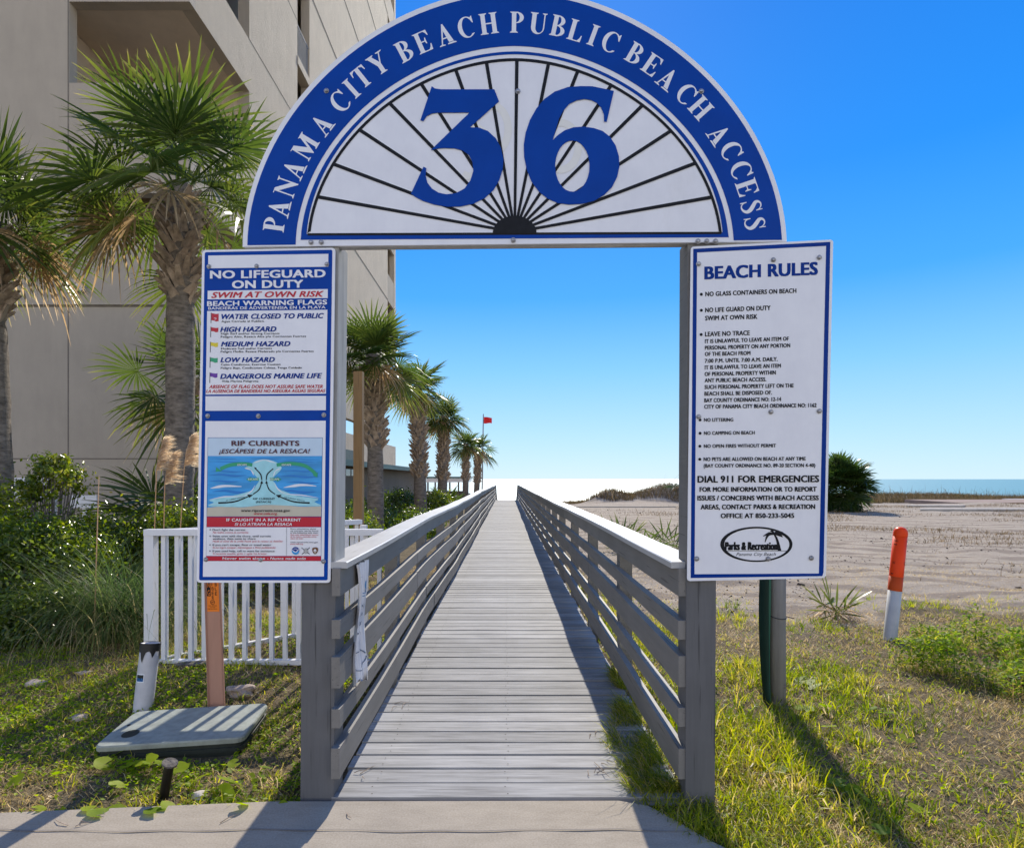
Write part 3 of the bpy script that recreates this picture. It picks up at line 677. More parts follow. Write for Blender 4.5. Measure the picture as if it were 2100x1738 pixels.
for a in [("NO LIFEGUARD", 172, 337, 1335, 324, 80, 'sign_white', .034), ("ON DUTY", 395, 437, 1108, 429, 80, 'sign_white', .034),
          ("SWIM AT OWN RISK", 183, 535, 1318, 522, 60, 'sign_red', .03, .28), ("BEACH WARNING FLAGS", 140, 618, 1352, 601, 50, 'sign_white', .034), ("BANDERAS DE ADVERTENSIA EN LA PLAYA", 150, 655, 1338, 643, 29, 'sign_white', .03),
          ("WATER CLOSED TO PUBLIC", 285, 750, 1320, 740, 52, bl, .03, .25), ("HIGH HAZARD", 273, 880, 838, 875, 52, bl, .03, .25), ("MEDIUM HAZARD", 280, 1028, 980, 1023, 50, bl, .03, .25), ("LOW HAZARD", 275, 1188, 822, 1184, 50, bl, .03, .25), ("DANGEROUS MARINE LIFE", 272, 1356, 1302, 1348, 52, bl, .03, .25),
          ("ABSENCE OF FLAG DOES NOT ASSURE SAFE WATER", 158, 1452, 1310, 1450, 35, 'sign_red', .026, .3), ("LA AUSENCIA DE BANDERAS NO ASEGURA AGUAS SEGURAS", 128, 1497, 1336, 1492, 33, 'sign_red', .026, .3)]: s.text(*a)
for t, x0, y0, x1, y1 in [("Agua Cerrada al Publico", 283, 783, 715, 780), ("High Surf and/or Strong Currents", 278, 908, 872, 905), ("Peligro Alto, Resaca Alta y/o Corrientes Fuertes", 276, 940, 1142, 933), ("Moderate Surf and/or Currents", 280, 1060, 795, 1056), ("Peligro Medio, Resaca Moderado y/o Corrientes Fuertes", 276, 1090, 1218, 1085),
                          ("Calm Conditions, Exercise Caution", 278, 1222, 882, 1218), ("Peligro Bajo, Condiciones Calmas, Tenga Cuidado", 276, 1256, 1098, 1252), ("Vida Marina Peligrosa", 287, 1390, 658, 1388)]: s.text(t, x0, y0, x1, y1, 21, 'sign_black', .026)
s.build('lettering', ws)
for x, y0, y1, fh, m in ((178, 686, 791, 80, 'sign_red'), (175, 828, 936, 48, 'sign_red'), (171, 980, 1089, 46, 'sign_yellow'), (168, 1135, 1243, 50, 'sign_green'), (166, 1290, 1398, 48, 'sign_purple')):
    s = Sheet(L1, .0080); s.stroke([(x, y0), (x-2, y1)], 6, 'sign_black')
    up = smooth([(x+4, y0+4), (x+25, y0+8), (x+50, y0+12), (x+77, y0+9)], 4); dn = smooth([(x+75, y0+fh+4), (x+50, y0+fh+8), (x+25, y0+fh-2), (x+3, y0+fh-4)], 4)
    s.poly(up+dn, m)
    if fh > 70: s.stroke([(x+28, y0+55), (x+45, y0+52), (x+52, y0+60), (x+35, y0+70)], 4, 'sign_white')
    s.build('flag_symbol', ws)
s = Sheet(L2, .0080)
s.quad((138, 272), (1260, 272), (1245, 1477), (121, 1477), 'sign_blue_deep'); s.quad((141, 276), (1257, 276), (1254, 455), (139, 455), 'poster_pale', .0084)
s.quad((139, 452), (1254, 452), (1246, 960), (134, 962), 'poster_sea', .00845)
s.poly(smooth([(134, 955), (300, 945), (480, 952), (690, 930), (900, 935), (1080, 946), (1246, 942)], 4)+[(1245, 1041), (131, 1041)], 'poster_sand', .0087)
s.quad((129, 1047), (1245, 1047), (1244, 1144), (128, 1144), 'sign_red', .0084); s.quad((127, 1147), (1244, 1147), (1243, 1426), (124, 1426), 'sign_white', .0084); s.quad((124, 1429), (1243, 1429), (1243, 1475), (123, 1475), 'sign_red', .0084)
po = s.build('rip_current_poster', ws)
s = Sheet(L2, .0089)
for x0, x1, y, h in ((150, 420, 480, 6), (560, 860, 478, 7), (900, 1230, 486, 6), (200, 560, 512, 8), (840, 1180, 508, 8), (160, 480, 604, 10), (860, 1200, 600, 10), (150, 520, 640, 16), (830, 1230, 652, 18), (150, 440, 700, 14), (900, 1240, 712, 14), (180, 560, 800, 22), (820, 1200, 800, 22)):
    s.stroke([(x0, y), ((x0*2+x1)/3, y-h*.4), ((x0+2*x1)/3, y+h*.4), (x1, y)], [1, h, h*1.3, 1], 'poster_sea_dark')
s.poly(smooth([(500, 570), (560, 590), (600, 640), (640, 690), (610, 740), (580, 780), (500, 810), (380, 840), (160, 882), (200, 905), (150, 940), (470, 950), (690, 928), (900, 935), (1240, 940), (1180, 900), (1215, 870), (1000, 838), (900, 800), (830, 770), (800, 720), (770, 680), (800, 640), (860, 575), (830, 525), (760, 495), (690, 485), (610, 498), (570, 525)], 3), 'poster_foam')
for a, c, d in (((165, 768), (300, 745), (470, 750)), ((880, 760), (1050, 735), (1200, 745))):
    s.stroke([a, c, d], [3, 26, 18, 5], 'poster_white')
for pts in ([(150, 880), (300, 850), (470, 845), (560, 800), (600, 740)], [(1220, 860), (1060, 835), (900, 820), (830, 780), (790, 720)], [(500, 570), (560, 590), (590, 640)], [(850, 570), (800, 600), (780, 650)], [(160, 925), (300, 905)], [(590, 520), (690, 492), (800, 520)]): s.stroke(pts, [2, 12, 5, 12, 2], 'poster_white')
for pts in ([(575, 540), (480, 528), (360, 540), (262, 578)], [(812, 540), (950, 525), (1080, 545), (1165, 600), (1190, 630)]): s.stroke(pts, 34, 'sign_green')
s.poly([(222, 560), (278, 600), (217, 606)], 'sign_green'); s.poly([(1165, 640), (1215, 612), (1207, 662)], 'sign_green')
for a in ([(637, 665), (637, 692), (560, 692), (560, 704), (515, 680), (560, 655), (560, 666)], [(745, 665), (745, 692), (815, 692), (815, 704), (860, 680), (815, 655), (815, 666)]): s.poly(a, 'sign_green')
for pts, hd in (([(242, 910), (400, 898), (540, 845)], ((525, 828), (585, 830), (545, 860))), ([(1135, 910), (980, 898), (845, 850)], ((862, 830), (803, 832), (835, 862))), ([(582, 825), (640, 780), (665, 715)], ((652, 718), (668, 692), (682, 722))), ([(798, 825), (740, 780), (714, 715)], ((700, 720), (712, 692), (728, 718))), ([(668, 688), (655, 630), (605, 575)], ((592, 562), (618, 568), (604, 584))), ([(712, 688), (722, 630), (780, 575)], ((793, 562), (768, 568), (782, 584)))):
    s.stroke(pts, [9, 12, 9] if pts[0][0] not in (242, 1135) else [16, 14, 10], 'sign_black'); s.poly(list(hd), 'sign_black')
for x, y in ((690, 580), (686, 770)):
    k = 1 if y < 700 else 1.5; s.poly([(x, y), (x+20*k, y+18*k), (x+9*k, y+18*k), (x+9*k, y+37*k), (x-9*k, y+37*k), (x-9*k, y+18*k), (x-20*k, y+18*k)], 'sign_black')
s.stroke([(615, 555), (660, 545), (705, 542), (745, 532)], [3, 8, 14, 6], 'sign_black'); s.ell(742, 533, 8, 6, 'sign_black')
s.build('diagram', po)
s = Sheet(L2, .0112); mr = 'sign_maroon'
for a in [("RIP CURRENTS", 375, 352, 1032, 352, 50, mr, .03), ("¡ESCÁPESE DE LA RESACA!", 252, 427, 1137, 425, 44, mr, .024, .25), ("ESCAPE", 433, 547, 523, 547, 18, 'sign_white', .03), ("ESCAPE", 865, 547, 955, 547, 18, 'sign_white', .03), ("ESCAPE", 537, 687, 630, 687, 18, 'sign_white', .03), ("ESCAPE", 748, 687, 838, 687, 18, 'sign_white', .03),
          ("RIP CURRENT", 583, 878, 797, 878, 20, 'sign_black', .02), ("(RESACA)", 612, 908, 758, 908, 19, 'sign_black', .02), ("www.ripcurrents.noaa.gov", 467, 995, 943, 995, 26, 'sign_black', .022), ("www.usla.org", 592, 1024, 818, 1024, 25, 'sign_red', .015, .25),
          ("RIP CURRENT (RESACA)", 320, 893, 498, 855, 11, 'sign_black', .02), ("RIP CURRENT (RESACA)", 892, 860, 1085, 895, 11, 'sign_black', .02),
          ("IF CAUGHT IN A RIP CURRENT", 325, 1088, 1050, 1088, 29, 'sign_white', .03), ("SI LO ATRAPA LA RESACA", 405, 1130, 962, 1130, 28, 'sign_white', .025, .25),
          ("Never swim alone -", 288, 1461, 735, 1461, 25, 'sign_white', .03), ("Nunca nade solo", 750, 1462, 1098, 1462, 26, 'sign_white', .022, .25)]: s.text(*a)
for t, x1, y in (("Don't fight the current", 508, 1180), ("Swim even with the shore, until current", 757, 1242), ("weakens, then swim to shore", 608, 1267), ("If you can't escape, float or tread water", 760, 1327), ("If you need help, call or wave for assistance", 792, 1387)): s.text(t, 190, y, x1, y, 20, 'sign_black', .025)
for t, x1, y in (("No luche contra la corriente", 538, 1205), ("Nada al nivel de la orilla hasta que la resaca se debilite", 872, 1291), ("Si no logra escapar, mantengase a flote pedaleando", 803, 1352), ("Si necesita auxilio, grite o agite los brazos", 715, 1412)): s.text(t, 190, y, x1, y, 19, 'sign_red', .012, .25)
for t, x1, y, m in (("More information about", 1198, 1168, 'sign_black'), ("rip currents can be found", 1218, 1188, 'sign_black'), ("at the following web sites:", 1218, 1206, 'sign_black'), ("Para más información acerca", 1220, 1226, 'sign_red'), ("de la resaca consulte estos", 1203, 1244, 'sign_red'), ("sitios de web:", 1072, 1262, 'sign_red'), ("www.ripcurrents.noaa.gov", 1217, 1298, 'sign_black'), ("www.usla.org", 1072, 1315, 'sign_red')): s.text(t, 947, y, x1, y, 14, m, .02, 0 if m == 'sign_black' else .25)
for x, y in ((166, 1170), (166, 1232), (165, 1317), (164, 1377)): s.poly([(x, y-9), (x+6, y), (x, y+9), (x-6, y)], 'sign_black')
s.stroke([(911, 1147), (909, 1426)], 2.5, 'sign_black')
s.build('lettering', po)
s = Sheet(L2, .0112)
s.ell(998, 1376, 41, 41, 'poster_white'); s.ell(998, 1376, 38, 38, 'poster_sea'); s.poly([(962, 1372)]+[(998+37*math.cos(t), 1374-36*math.sin(t)) for t in np.linspace(math.pi, 0, 16)]+[(1000, 1392)], 'sign_blue_deep')
s.stroke([(962, 1362), (980, 1380), (1002, 1388), (1020, 1370), (1036, 1358)], [3, 8, 7, 8, 2], 'poster_white'); s.text("NOAA", 980, 1362, 1016, 1362, 11, 'sign_white', .02)
s.stroke([(1055, 1345), (1135, 1408)], 6, 'sign_black'); s.stroke([(1137, 1343), (1060, 1410)], 6, 'sign_black'); s.stroke([(1098, 1350), (1098, 1405)], 22, 'alu_edge'); s.stroke([(1075, 1377), (1120, 1377)], 14, 'alu_edge')
s.poly(smooth([(1160, 1350), (1187, 1342), (1216, 1350), (1212, 1385), (1188, 1410), (1164, 1385), (1160, 1350)], 4), 'poster_brown'); s.poly([(1170, 1380), (1188, 1355), (1206, 1380)], 'poster_white'); s.ell(1188, 1390, 8, 9, 'poster_sand')
s.build('emblem', po)
for tf, x, y in ((L1, 155, 216), (L1, 640, 213), (L1, 1352, 193), (L2, 138, 62), (L2, 632, 63), (L2, 1272, 52), (L2, 120, 1462), (L2, 655, 1465), (L2, 1268, 1480)): bolt(ws, *tf(x, y), .0075, .0078)

# ------------------------------------------------------------------ beach rules sign
rs = thing('rules_sign', 'tall white sign with blue border headed beach rules, with an oval palm emblem', 'sign', UG(1550, 1190))
s = Sheet(ID, 0); c4 = [R1(138, 110), R1(1478, 42), R2(1436, 1585), R2(1418, 1612), R2(105, 1642)]
s.poly(rounded(c4, 7), 'sign_white', .006, .006); s.build('panel', rs)
s = Sheet(ID, 0); s.poly([[R1(160, 130), R1(1450, 65), R2(1412, 1555), R2(1400, 1594), R2(138, 1612)], [R1(197, 165), R1(1410, 103), R2(1367, 1568), R2(175, 1575)]], 'sign_blue_deep', .0068); s.build('blue_border', rs)
s = Sheet(R1, .0070); bk = 'sign_black'
s.text("BEACH RULES", 272, 415, 1325, 371, 122, 'sign_blue_deep', .03)
for t, x0, y0, x1, y1, cp in [("NO GLASS CONTAINERS ON BEACH", 275, 576, 1128, 543, 43), ("NO LIFE GUARD ON DUTY", 273, 727, 885, 705, 44), ("SWIM AT OWN RISK", 273, 803, 762, 787, 44), ("LEAVE NO TRACE", 272, 953, 690, 940, 44), ("IT IS UNLAWFUL TO LEAVE AN ITEM OF", 271, 1017, 1057, 992, 38), ("PERSONAL PROPERTY ON ANY PORTION", 271, 1078, 1070, 1055, 38), ("OF THE BEACH FROM", 270, 1137, 696, 1127, 38), ("7:00 P.M. UNTIL 7:00 A.M. DAILY.", 270, 1201, 952, 1184, 38), ("IT IS UNLAWFUL TO LEAVE AN ITEM", 269, 1263, 982, 1246, 38), ("OF PERSONAL PROPERTY WITHIN", 268, 1325, 935, 1310, 38), ("ANY PUBLIC BEACH ACCESS.", 268, 1384, 845, 1374, 38), ("SUCH PERSONAL PROPERTY LEFT ON THE", 267, 1447, 1102, 1432, 38), ("BEACH SHALL BE DISPOSED OF.", 266, 1509, 898, 1498, 38), ("BAY COUNTY ORDINANCE NO: 12-14", 264, 1572, 985, 1560, 38), ("CITY OF PANAMA CITY BEACH ORDINANCE NO: 1162", 264, 1632, 1318, 1617, 38)]: s.text(t, x0, y0, x1, y1, cp, bk, .026)
for x, y in ((236, 558), (236, 708), (234, 936)): s.ell(x, y, 14, 14, bk, n=14)
s.tf = R2
for t, x0, y0, x1, y1, cp in [("NO LITTERING", 266, 114, 545, 112, 34), ("NO CAMPING ON BEACH", 266, 241, 750, 236, 34), ("NO OPEN FIRES WITHOUT PERMIT", 265, 365, 954, 359, 34), ("NO PETS ARE ALLOWED ON BEACH AT ANY TIME", 263, 491, 1238, 486, 36), ("(BAY COUNTY ORDINANCE NO. 89-20 SECTION 4-40)", 263, 553, 1330, 548, 35), ("DIAL 911 FOR EMERGENCIES", 206, 697, 1365, 692, 66), ("FOR MORE INFORMATION OR TO REPORT", 225, 785, 1342, 782, 46), ("ISSUES / CONCERNS WITH BEACH ACCESS", 204, 868, 1362, 865, 46), ("AREAS, CONTACT PARKS & RECREATION", 235, 953, 1328, 949, 46), ("OFFICE AT 850-233-5045", 427, 1037, 1127, 1035, 46)]: s.text(t, x0, y0, x1, y1, cp, bk, .026)
for x, y in ((228, 99), (228, 226), (226, 350), (225, 475)): s.ell(x, y, 14, 14, bk, n=14)
s.build('lettering', rs)
s = Sheet(R2, .0070)
s.poly([[(768+346*math.cos(t), 1289+169*math.sin(t)) for t in np.linspace(0, 2*math.pi, 61)[:-1]], [(772+312*math.cos(t), 1290+153*math.sin(t)) for t in np.linspace(0, 2*math.pi, 61)[:-1]]], bk)
s.text("Parks & Recreation", 470, 1342, 966, 1341, 78, bk, .034, .05); s.stroke([(478, 1352), (1058, 1352)], 4, bk); s.text("Panama City Beach", 575, 1399, 955, 1397, 33, bk, .004, .35)
s.stroke([(990, 1352), (978, 1290), (962, 1235), (940, 1195)], [34, 27, 20, 14], bk)
for pts in ([(940, 1192), (890, 1185), (832, 1212)], [(940, 1192), (880, 1200), (850, 1270)], [(940, 1190), (920, 1165), (900, 1162)], [(940, 1190), (965, 1165), (985, 1162)], [(940, 1190), (1000, 1185), (1045, 1212)], [(945, 1192), (1010, 1180), (1080, 1250)], [(940, 1192), (990, 1200), (1020, 1220)]): s.stroke(pts, [10, 26, 4], bk)
s.build('emblem', rs)
for tf, x, y in ((R1, 210, 273), (R1, 913, 235), (R1, 1345, 212), (R1, 890, 1662), (R1, 1345, 1655), (R1, 210, 1708), (R2, 195, 1427), (R2, 880, 1428), (R2, 1293, 1420)): bolt(rs, *tf(x, y), .0072, .0085)

# ------------------------------------------------------------------ tower block, pool house and pavilion beyond the palms
TX, TY = -6.45, 12.5
bt = thing('apartment_tower', 'tall beige stucco apartment tower rising behind the palms', 'building', (-14, TY, 0))
b = MB()
b.span((-34, TY, -.5), (TX, TY+.23, 6.39)); b.span((-34, TY, 6.39), (-8.9, TY+.23, 40)); b.span((-8.9, TY+.002, 7.25), (TX-.002, TY+.23, 9.49)); b.span((-8.9, TY, 11.14), (TX, TY+.23, 40))
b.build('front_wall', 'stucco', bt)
b = MB()
def sw(y0, y1, z0, z1, x=0): b.span((TX-.28, y0, z0), (TX+x, y1, z1))
sw(TY+.232, 35.7, -.5, 3.3); sw(TY+.232, 20, 3.3, 6.39); sw(TY+.232, 15.4, 7.25, 9.49, -.002); sw(15.4, 20, 6.39, 11.14); sw(20, 32.5, 3.9, 11.14); sw(TY+.232, 33.3, 11.142, 12.43)
zf = [12.43+3.1*i for i in range(10)]
sw(15.4, 18.94, 12.43, 40); sw(20.1, 33.3, 12.43, 40); sw(35.25, 35.7, 8.0, 40); sw(32.5, 33.3, 8.0, 11.142)
for z in zf: sw(18.94, 20.1, z+1.80, z+2.05, .02)
sw(18.94, 20.1, 11.14, 12.43)
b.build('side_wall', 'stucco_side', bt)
for i, z in enumerate([8.04]+[11.14+3.1*i for i in range(9)]): b = MB(); b.span((TX-.13, 33.302, z), (TX-.01, 35.248, z+1.45)); b.build('balcony_parapet', 'stucco', bt)
for i in range(1, 9): b = MB(); b.span((TX-.2, 12.74, 12.43+3.1*i-1.2), (TX-.03, 15.398, 12.43+3.1*i)); b.build('balcony_parapet', 'stucco', bt)
for lo_, hi_ in (((-33.7, 20.2, 5.6), (TX-.29, 35.4, 5.8)), ((-33.7, TY+.24, 11.145), (TX-.285, 18.9, 11.4)), ((-33.7, TY+.24, 6.0), (TX-.29, 18, 6.385)), ((-33.7, TY+.24, 8.6), (TX-.29, 18, 8.9)), ((-33.7, TY, 39.7), (TX, 35.7, 40.1))):
    b = MB(); b.span(lo_, hi_); b.build('floor_slab', 'stucco_soffit', bt)
b = MB(); b.span((-9.6, 15.42, 6.4), (TX-.29, 15.6, 11.14)); b.span((-9.6, TY+.24, 6.4), (-9.4, 15.4, 11.14)); b.span((TX-1.9, 14, 11.5), (TX-1.7, 35.3, 39.6)); b.span((-34, 35.4, 5.6), (TX-.3, 35.68, 39.6)); b.span((-34, TY+.24, 5.81), (-33.72, 35.4, 39.6))
b.build('inner_wall', 'stucco_soffit', bt)
b = MB()
X0 = (140-HX)/F*TY
b.span((X0-.012, TY-.004, -.3), (X0+.012, TY, 11.6)); b.span((-34, TY-.004, 4.93), (TX, TY, 4.965)); b.span((-34, TY-.004, 1.835), (TX, TY, 1.86)); b.span((-18.3, TY-.004, -.3), (-18.27, TY, 11.6))
for z in (11.14, 14.24, 17.34, 20.44, 23.54, 26.6, 29.7): b.span((TX, 20.1, z), (TX+.012, 33.3, z+.05)); b.span((TX, 15.4, z+1.3), (TX+.006, 18.9, z+1.32))

b.build('wall_joint', 'joint_dark', bt)
b = MB(); b.span((-34, TY-.035, 4.97), (TX+.01, TY-.0045, 5.30)); b.build('wall_ledge', 'stucco', bt)
for k in range(0, 3):
    z = zf[k]+2.05; b = MB(); b.span((TX-.06, 18.95, z+1.0), (TX-.03, 20.09, z+1.04)); b.span((TX-.06, 18.95, z+.08), (TX-.03, 20.09, z+.11))
    for yy in np.arange(19.0, 20.09, .11): b.span((TX-.055, yy, z+.11), (TX-.035, yy+.022, z+1.0))
    b.build('balcony_railing', 'rail_metal', bt)
q = P(163, 594, TY)
wl = thing('wall_light', 'small pale box light fixed high on the blank tower wall', 'wall light', (q.x, TY-.005, q.z))
b = MB(); b.span((q.x-.16, TY-.16, q.z-.06), (q.x+.16, TY-.005, q.z+.07)); b.build('housing', 'alu_edge', wl)
b = MB(); b.span((q.x-.11, TY-.166, q.z-.05), (q.x+.11, TY-.1605, q.z+.02)); b.build('lens', 'glass_dark', wl)
# pool house
PX = -5.5
bp = thing('pool_house', 'low brownish flat roofed pool house with teal eaves beside the palms', 'building', (-7, 18, -.3))
b = MB(); b.span((-12, 18, -.8), (PX, 36.6, 1.87)); b.build('wall', 'pool_wall', bp)
b = MB(); b.span((-12.4, 17.6, 1.875), (PX+.55, 37.3, 2.0)); b.build('roof', 'pool_wall', bp)
b = MB(); b.span((PX+.551, 17.6, 1.85), (PX+.58, 37.3, 2.04)); b.span((-12.4, 17.57, 1.85), (PX+.58, 17.599, 2.04)); b.build('fascia', 'teal_trim', bp)
b = MB(); b.span((-11, 19, 2.0), (PX-.9, 27, 2.62)); b.build('roof_box', 'teal_roof', bp)
b = MB(); b.span((PX-.4, 36.62, -.8), (PX+.4, 36.9, 1.87)); b.build('end_pier', 'white_vinyl', bp)
for y0 in (20.2, 20.95, 21.7): b = MB(); b.span((PX, y0, 1.55), (PX+.02, y0+.6, 1.78)); b.build('window', 'glass_dark', bp)
# beach pavilion
PY = 43
pv = thing('beach_pavilion', 'low open sided beach bar with teal roof edge and dark interior', 'building', (-4, PY, -.6))
b = MB(); b.span((-5.6, PY-1, 1.50), (-2.55, PY+3, 1.60)); b.build('roof', 'teal_trim', pv)
b = MB(); b.span((-5.5, PY-.95, 1.22), (-2.62, PY-.9, 1.49)); b.span((-2.66, PY-.9, 1.22), (-2.60, PY+2.9, 1.49)); b.build('fascia', 'white_vinyl', pv)
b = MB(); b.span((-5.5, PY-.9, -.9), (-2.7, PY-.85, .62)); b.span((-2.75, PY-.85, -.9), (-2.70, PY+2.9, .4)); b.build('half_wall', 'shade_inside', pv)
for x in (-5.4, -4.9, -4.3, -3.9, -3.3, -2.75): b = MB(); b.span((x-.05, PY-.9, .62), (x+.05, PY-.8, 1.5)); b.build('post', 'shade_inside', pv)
b = MB(); b.span((-4.05, PY-2.2, -1.0), (-3.3, PY-2.14, .35))
recenter(tag(b.build('privacy_panel', 'white_vinyl'), 'weathered white plank screen standing before the beach bar', 'screen', 'low white structures before buildings'))
# flagpole
q = P(988, 1005, 45.0); fx = q.x
fp = thing('flagpole', 'thin pole flying a red warning flag beside the last palms', 'flagpole', (fx, 45, float(H(fx, 45))))
b = MB(); b.tube([(fx, 45, -1), (fx+.12, 45, 6.2)], [.055, .04], 8); b.build('pole', 'rail_metal', fp, True)
b = MB(); q = []
for i in range(9):
    for j in range(5): u = i/8; q.append((fx+.14+.60*u, 45+.06*math.sin(u*7), 5.98-.05*u-.46*j/4+.02*math.sin(u*5+j)+.04*u*(j/4)))
b.add(q, [(i*5+j, i*5+j+1, i*5+j+6, i*5+j+5) for i in range(8) for j in range(4)]); b.build('flag', 'flag_red', fp, True)
# white boards by the tower
q0, q1 = P(30, 979, 11.6), P(116, 1021, 11.6)
wb = thing('board_barrier', 'two white horizontal boards half hidden by the hedge below the tower wall', 'barrier', ((q0.x+q1.x)/2, 11.6, 0), 'low white structures before buildings')
for z0, z1 in ((1.32, 1.46), (1.08, 1.21)): b = MB(); b.span((q0.x-1.5, 11.58, z0), (q1.x, 11.62, z1)); b.build('board', 'white_vinyl', wb)
for x in (q0.x-.6, q1.x-.1): b = MB(); b.span((x-.04, 11.63, -.2), (x+.04, 11.7, 1.46)); b.build('post', 'white_vinyl', wb)
q0, q1 = P(146, 1015, 11.6), P(199, 1030, 11.6)
wn = thing('notice_board', 'small blank white board on a stake in front of the tower wall', 'board', ((q0.x+q1.x)/2, 11.6, 0))
b = MB(); b.span((q0.x, 11.58, q1.z-.1), (q1.x, 11.61, q0.z)); b.build('panel', 'white_vinyl', wn); b = MB(); b.span((q0.x+.2, 11.612, -.2), (q0.x+.26, 11.65, q0.z-.02)); b.build('stake', 'white_vinyl', wn)

# ------------------------------------------------------------------ palms
def frond_geo(mb_l, mb_p, base, az, el, pet, Rr, nl, droop, tone, dead=False, wide=1.0):
    d = Vector((math.cos(az)*math.cos(el), math.sin(az)*math.cos(el), math.sin(el))); dn = Vector((0, 0, -1))
    pts = [base+d*pet*t+dn*droop*.28*pet*t*t for t in (0, .33, .66, 1)]
    T = (pts[3]-pts[2]).normalized(); S = T.cross(Vector((0, 0, 1)))
    if S.length < .1: S = Vector((math.sin(az), -math.cos(az), 0))
    S.normalize(); N = S.cross(T).normalized(); hst = pts[3]
    roll = random.uniform(-.6, .6); S, N = S*math.cos(roll)+N*math.sin(roll), N*math.cos(roll)-S*math.sin(roll)
    mb_p.rv = tone; mb_p.strip(pts, [.035, .028, .022, .016], S)
    spread = R(random.uniform(118, 140))
    for k in range(nl):
        a = -spread+2*spread*(k+.5)/nl+random.uniform(-.02, .02); ca = math.cos(a)
        dirv = (T*ca+S*math.sin(a)+N*(.22*abs(math.sin(a))-.05)).normalized(); L = Rr*(.66+.34*math.cos(a*.62))*random.uniform(.9, 1.06)
        org = hst-T*(.10*(1-ca))*Rr*.3; sd = (T*-math.sin(a)+S*ca)
        tilt = .5 if k % 2 else -.5; sd = (sd+N*tilt).normalized(); dr = droop*random.uniform(.6, 1.8)
        st = (0, .18, .42, .68, .86, 1); q = []; w0 = 2*L*.40*math.tan(spread/nl)*.95*wide
        wds = (.10, .48, 1.0, .72, .36, .05)
        for t, wd in zip(st, wds):
            p = org+dirv*L*t+dn*(dr*L*.26*t**2.8)
            q += [p-sd*w0*wd*.5, p+sd*w0*wd*.5]
        o = len(mb_l.v); mb_l.v += [tuple(p) for p in q]; tn = tone+random.uniform(-.10, .10)
        dry = random.random() < .22
        mb_l.r += [tn]*6+[tn+.06]*2+[tn+(.28 if dry else .14)]*2+[tn+(.5 if dry else .25)]*2
        for i in range(5): mb_l.f.append((o+2*i, o+2*i+1, o+2*i+3, o+2*i+2)); mb_l.mi.append(0)
def palm(base, top, label, nf=30, Rr=1.05, pet=1.05, nl=34, rad=.17, boots=(.55, .0), nd=8, elmin=-22, group='cabbage palms along the boardwalk'):
    base = Vector(base); top = Vector(top); t = thing('cabbage_palm', label, 'palm tree', base, group)
    ln = (top-base).length; ax = (top-base).normalized()
    b = MB(); n = max(6, int(ln/.14)); pts = []; rr = []
    for i in range(n+1):
        u = i/n; k = base.lerp(top, u); pts.append(k+Vector((.03*math.sin(u*3.1), 0, 0))*ln*.2); rr.append(rad*(1.12-.18*u+.25*max(0, .08-u))+random.uniform(-.008, .008))
    pts[0] = pts[0]+Vector((0, 0, -.3)); b.tube(pts, rr, 14); b.build('trunk', 'palm_bark', t, True)
    b = MB(); bz = boots[0]; na = 0; h = bz
    while h > boots[1]:                                # old leaf bases, criss-crossed
        a = na*2.39996; u = 1-h/ln; c = base.lerp(top, u)+Vector((.03*math.sin(u*3.1), 0, 0))*ln*.2
        rad_v = Vector((math.cos(a), math.sin(a), 0)); tg = Vector((-math.sin(a), math.cos(a), 0)); sg = .38 if na % 2 else -.38
        for fork in ((-1, 1) if random.random() < .5 else (0,)):
            L = random.uniform(.14, .27); d = (Vector((0, 0, 1))*.85+rad_v*random.uniform(.38, .75)+tg*(sg+fork*.3)).normalized(); p0 = c+rad_v*rad*.80-Vector((0, 0, .06)); s_ = d.cross(rad_v).normalized(); nn = s_.cross(d)
            q = []
            for tt, wd, th in ((0, .13, .05), (.5, .085, .035), (1, .05, .02)):
                p = p0+d*L*tt+rad_v*.05*tt*tt
                q += [p-s_*wd/2-nn*th/2, p+s_*wd/2-nn*th/2, p+s_*wd/2+nn*th/2, p-s_*wd/2+nn*th/2]
            b.add(q, [(4*i+j, 4*i+(j+1) % 4, 4*i+4+(j+1) % 4, 4*i+4+j) for i in range(2) for j in range(4)]+[(8, 9, 10, 11)])
        na += 1; h -= .017
    if b.v: b.build('leaf_bases', 'palm_boot', t)
    lf, pt, dl, dp = MB(), MB(), MB(), MB()
    for k in range(nf):
        u = (k+.5)/nf; az = k*2.39996+random.uniform(-.25, .25); el = R(80-(80-elmin)*u**.85+random.uniform(-14, 14))
        b0 = top+Vector((math.cos(az), math.sin(az), 0))*.06-Vector((0, 0, .22*u))
        frond_geo(lf, pt, b0, az, el, pet*random.uniform(.65, 1.25)*(.75 if u < .15 else 1), Rr*random.uniform(.75, 1.15), nl, .25+.85*u, .34+.22*(random.random()-.5)+(.12 if u > .85 else 0))
    lf.build('crown', 'palm_leaf', t, False, True); pt.build('leaf_stalks', 'palm_leaf', t, False, True)
    for k in range(nd):
        az = random.uniform(0, 6.283); frond_geo(dl, dp, top-Vector((0, 0, .15)), az, R(random.uniform(-22, 12)), pet*random.uniform(.6, .9), Rr*random.uniform(.6, .8), max(16, nl-10), 1.75, random.uniform(.2, .8), True, .8)
    if nd: dl.v += dp.v if False else []; dl.build('dead_fronds', 'palm_dead', t, False, True)
    return t
def gz(x, y): return float(H(x, y))
palm((-6.27, 7.6, gz(-6.3, 7.6)), (-6.45, 7.6, 4.75), 'stout palm nearest the tower, its trunk bowed and crown cut by the picture edge', 24, .88, .66, 34, .155, (1.3, .2), 8)
palm((-4.30, 8.0, gz(-4.3, 8)), (-4.26, 8.0, 5.25), 'tall palm with a bare grey trunk and big crown behind the white fence', 29, .98, .88, 34, .165, (1.45, .15), 5, -22)
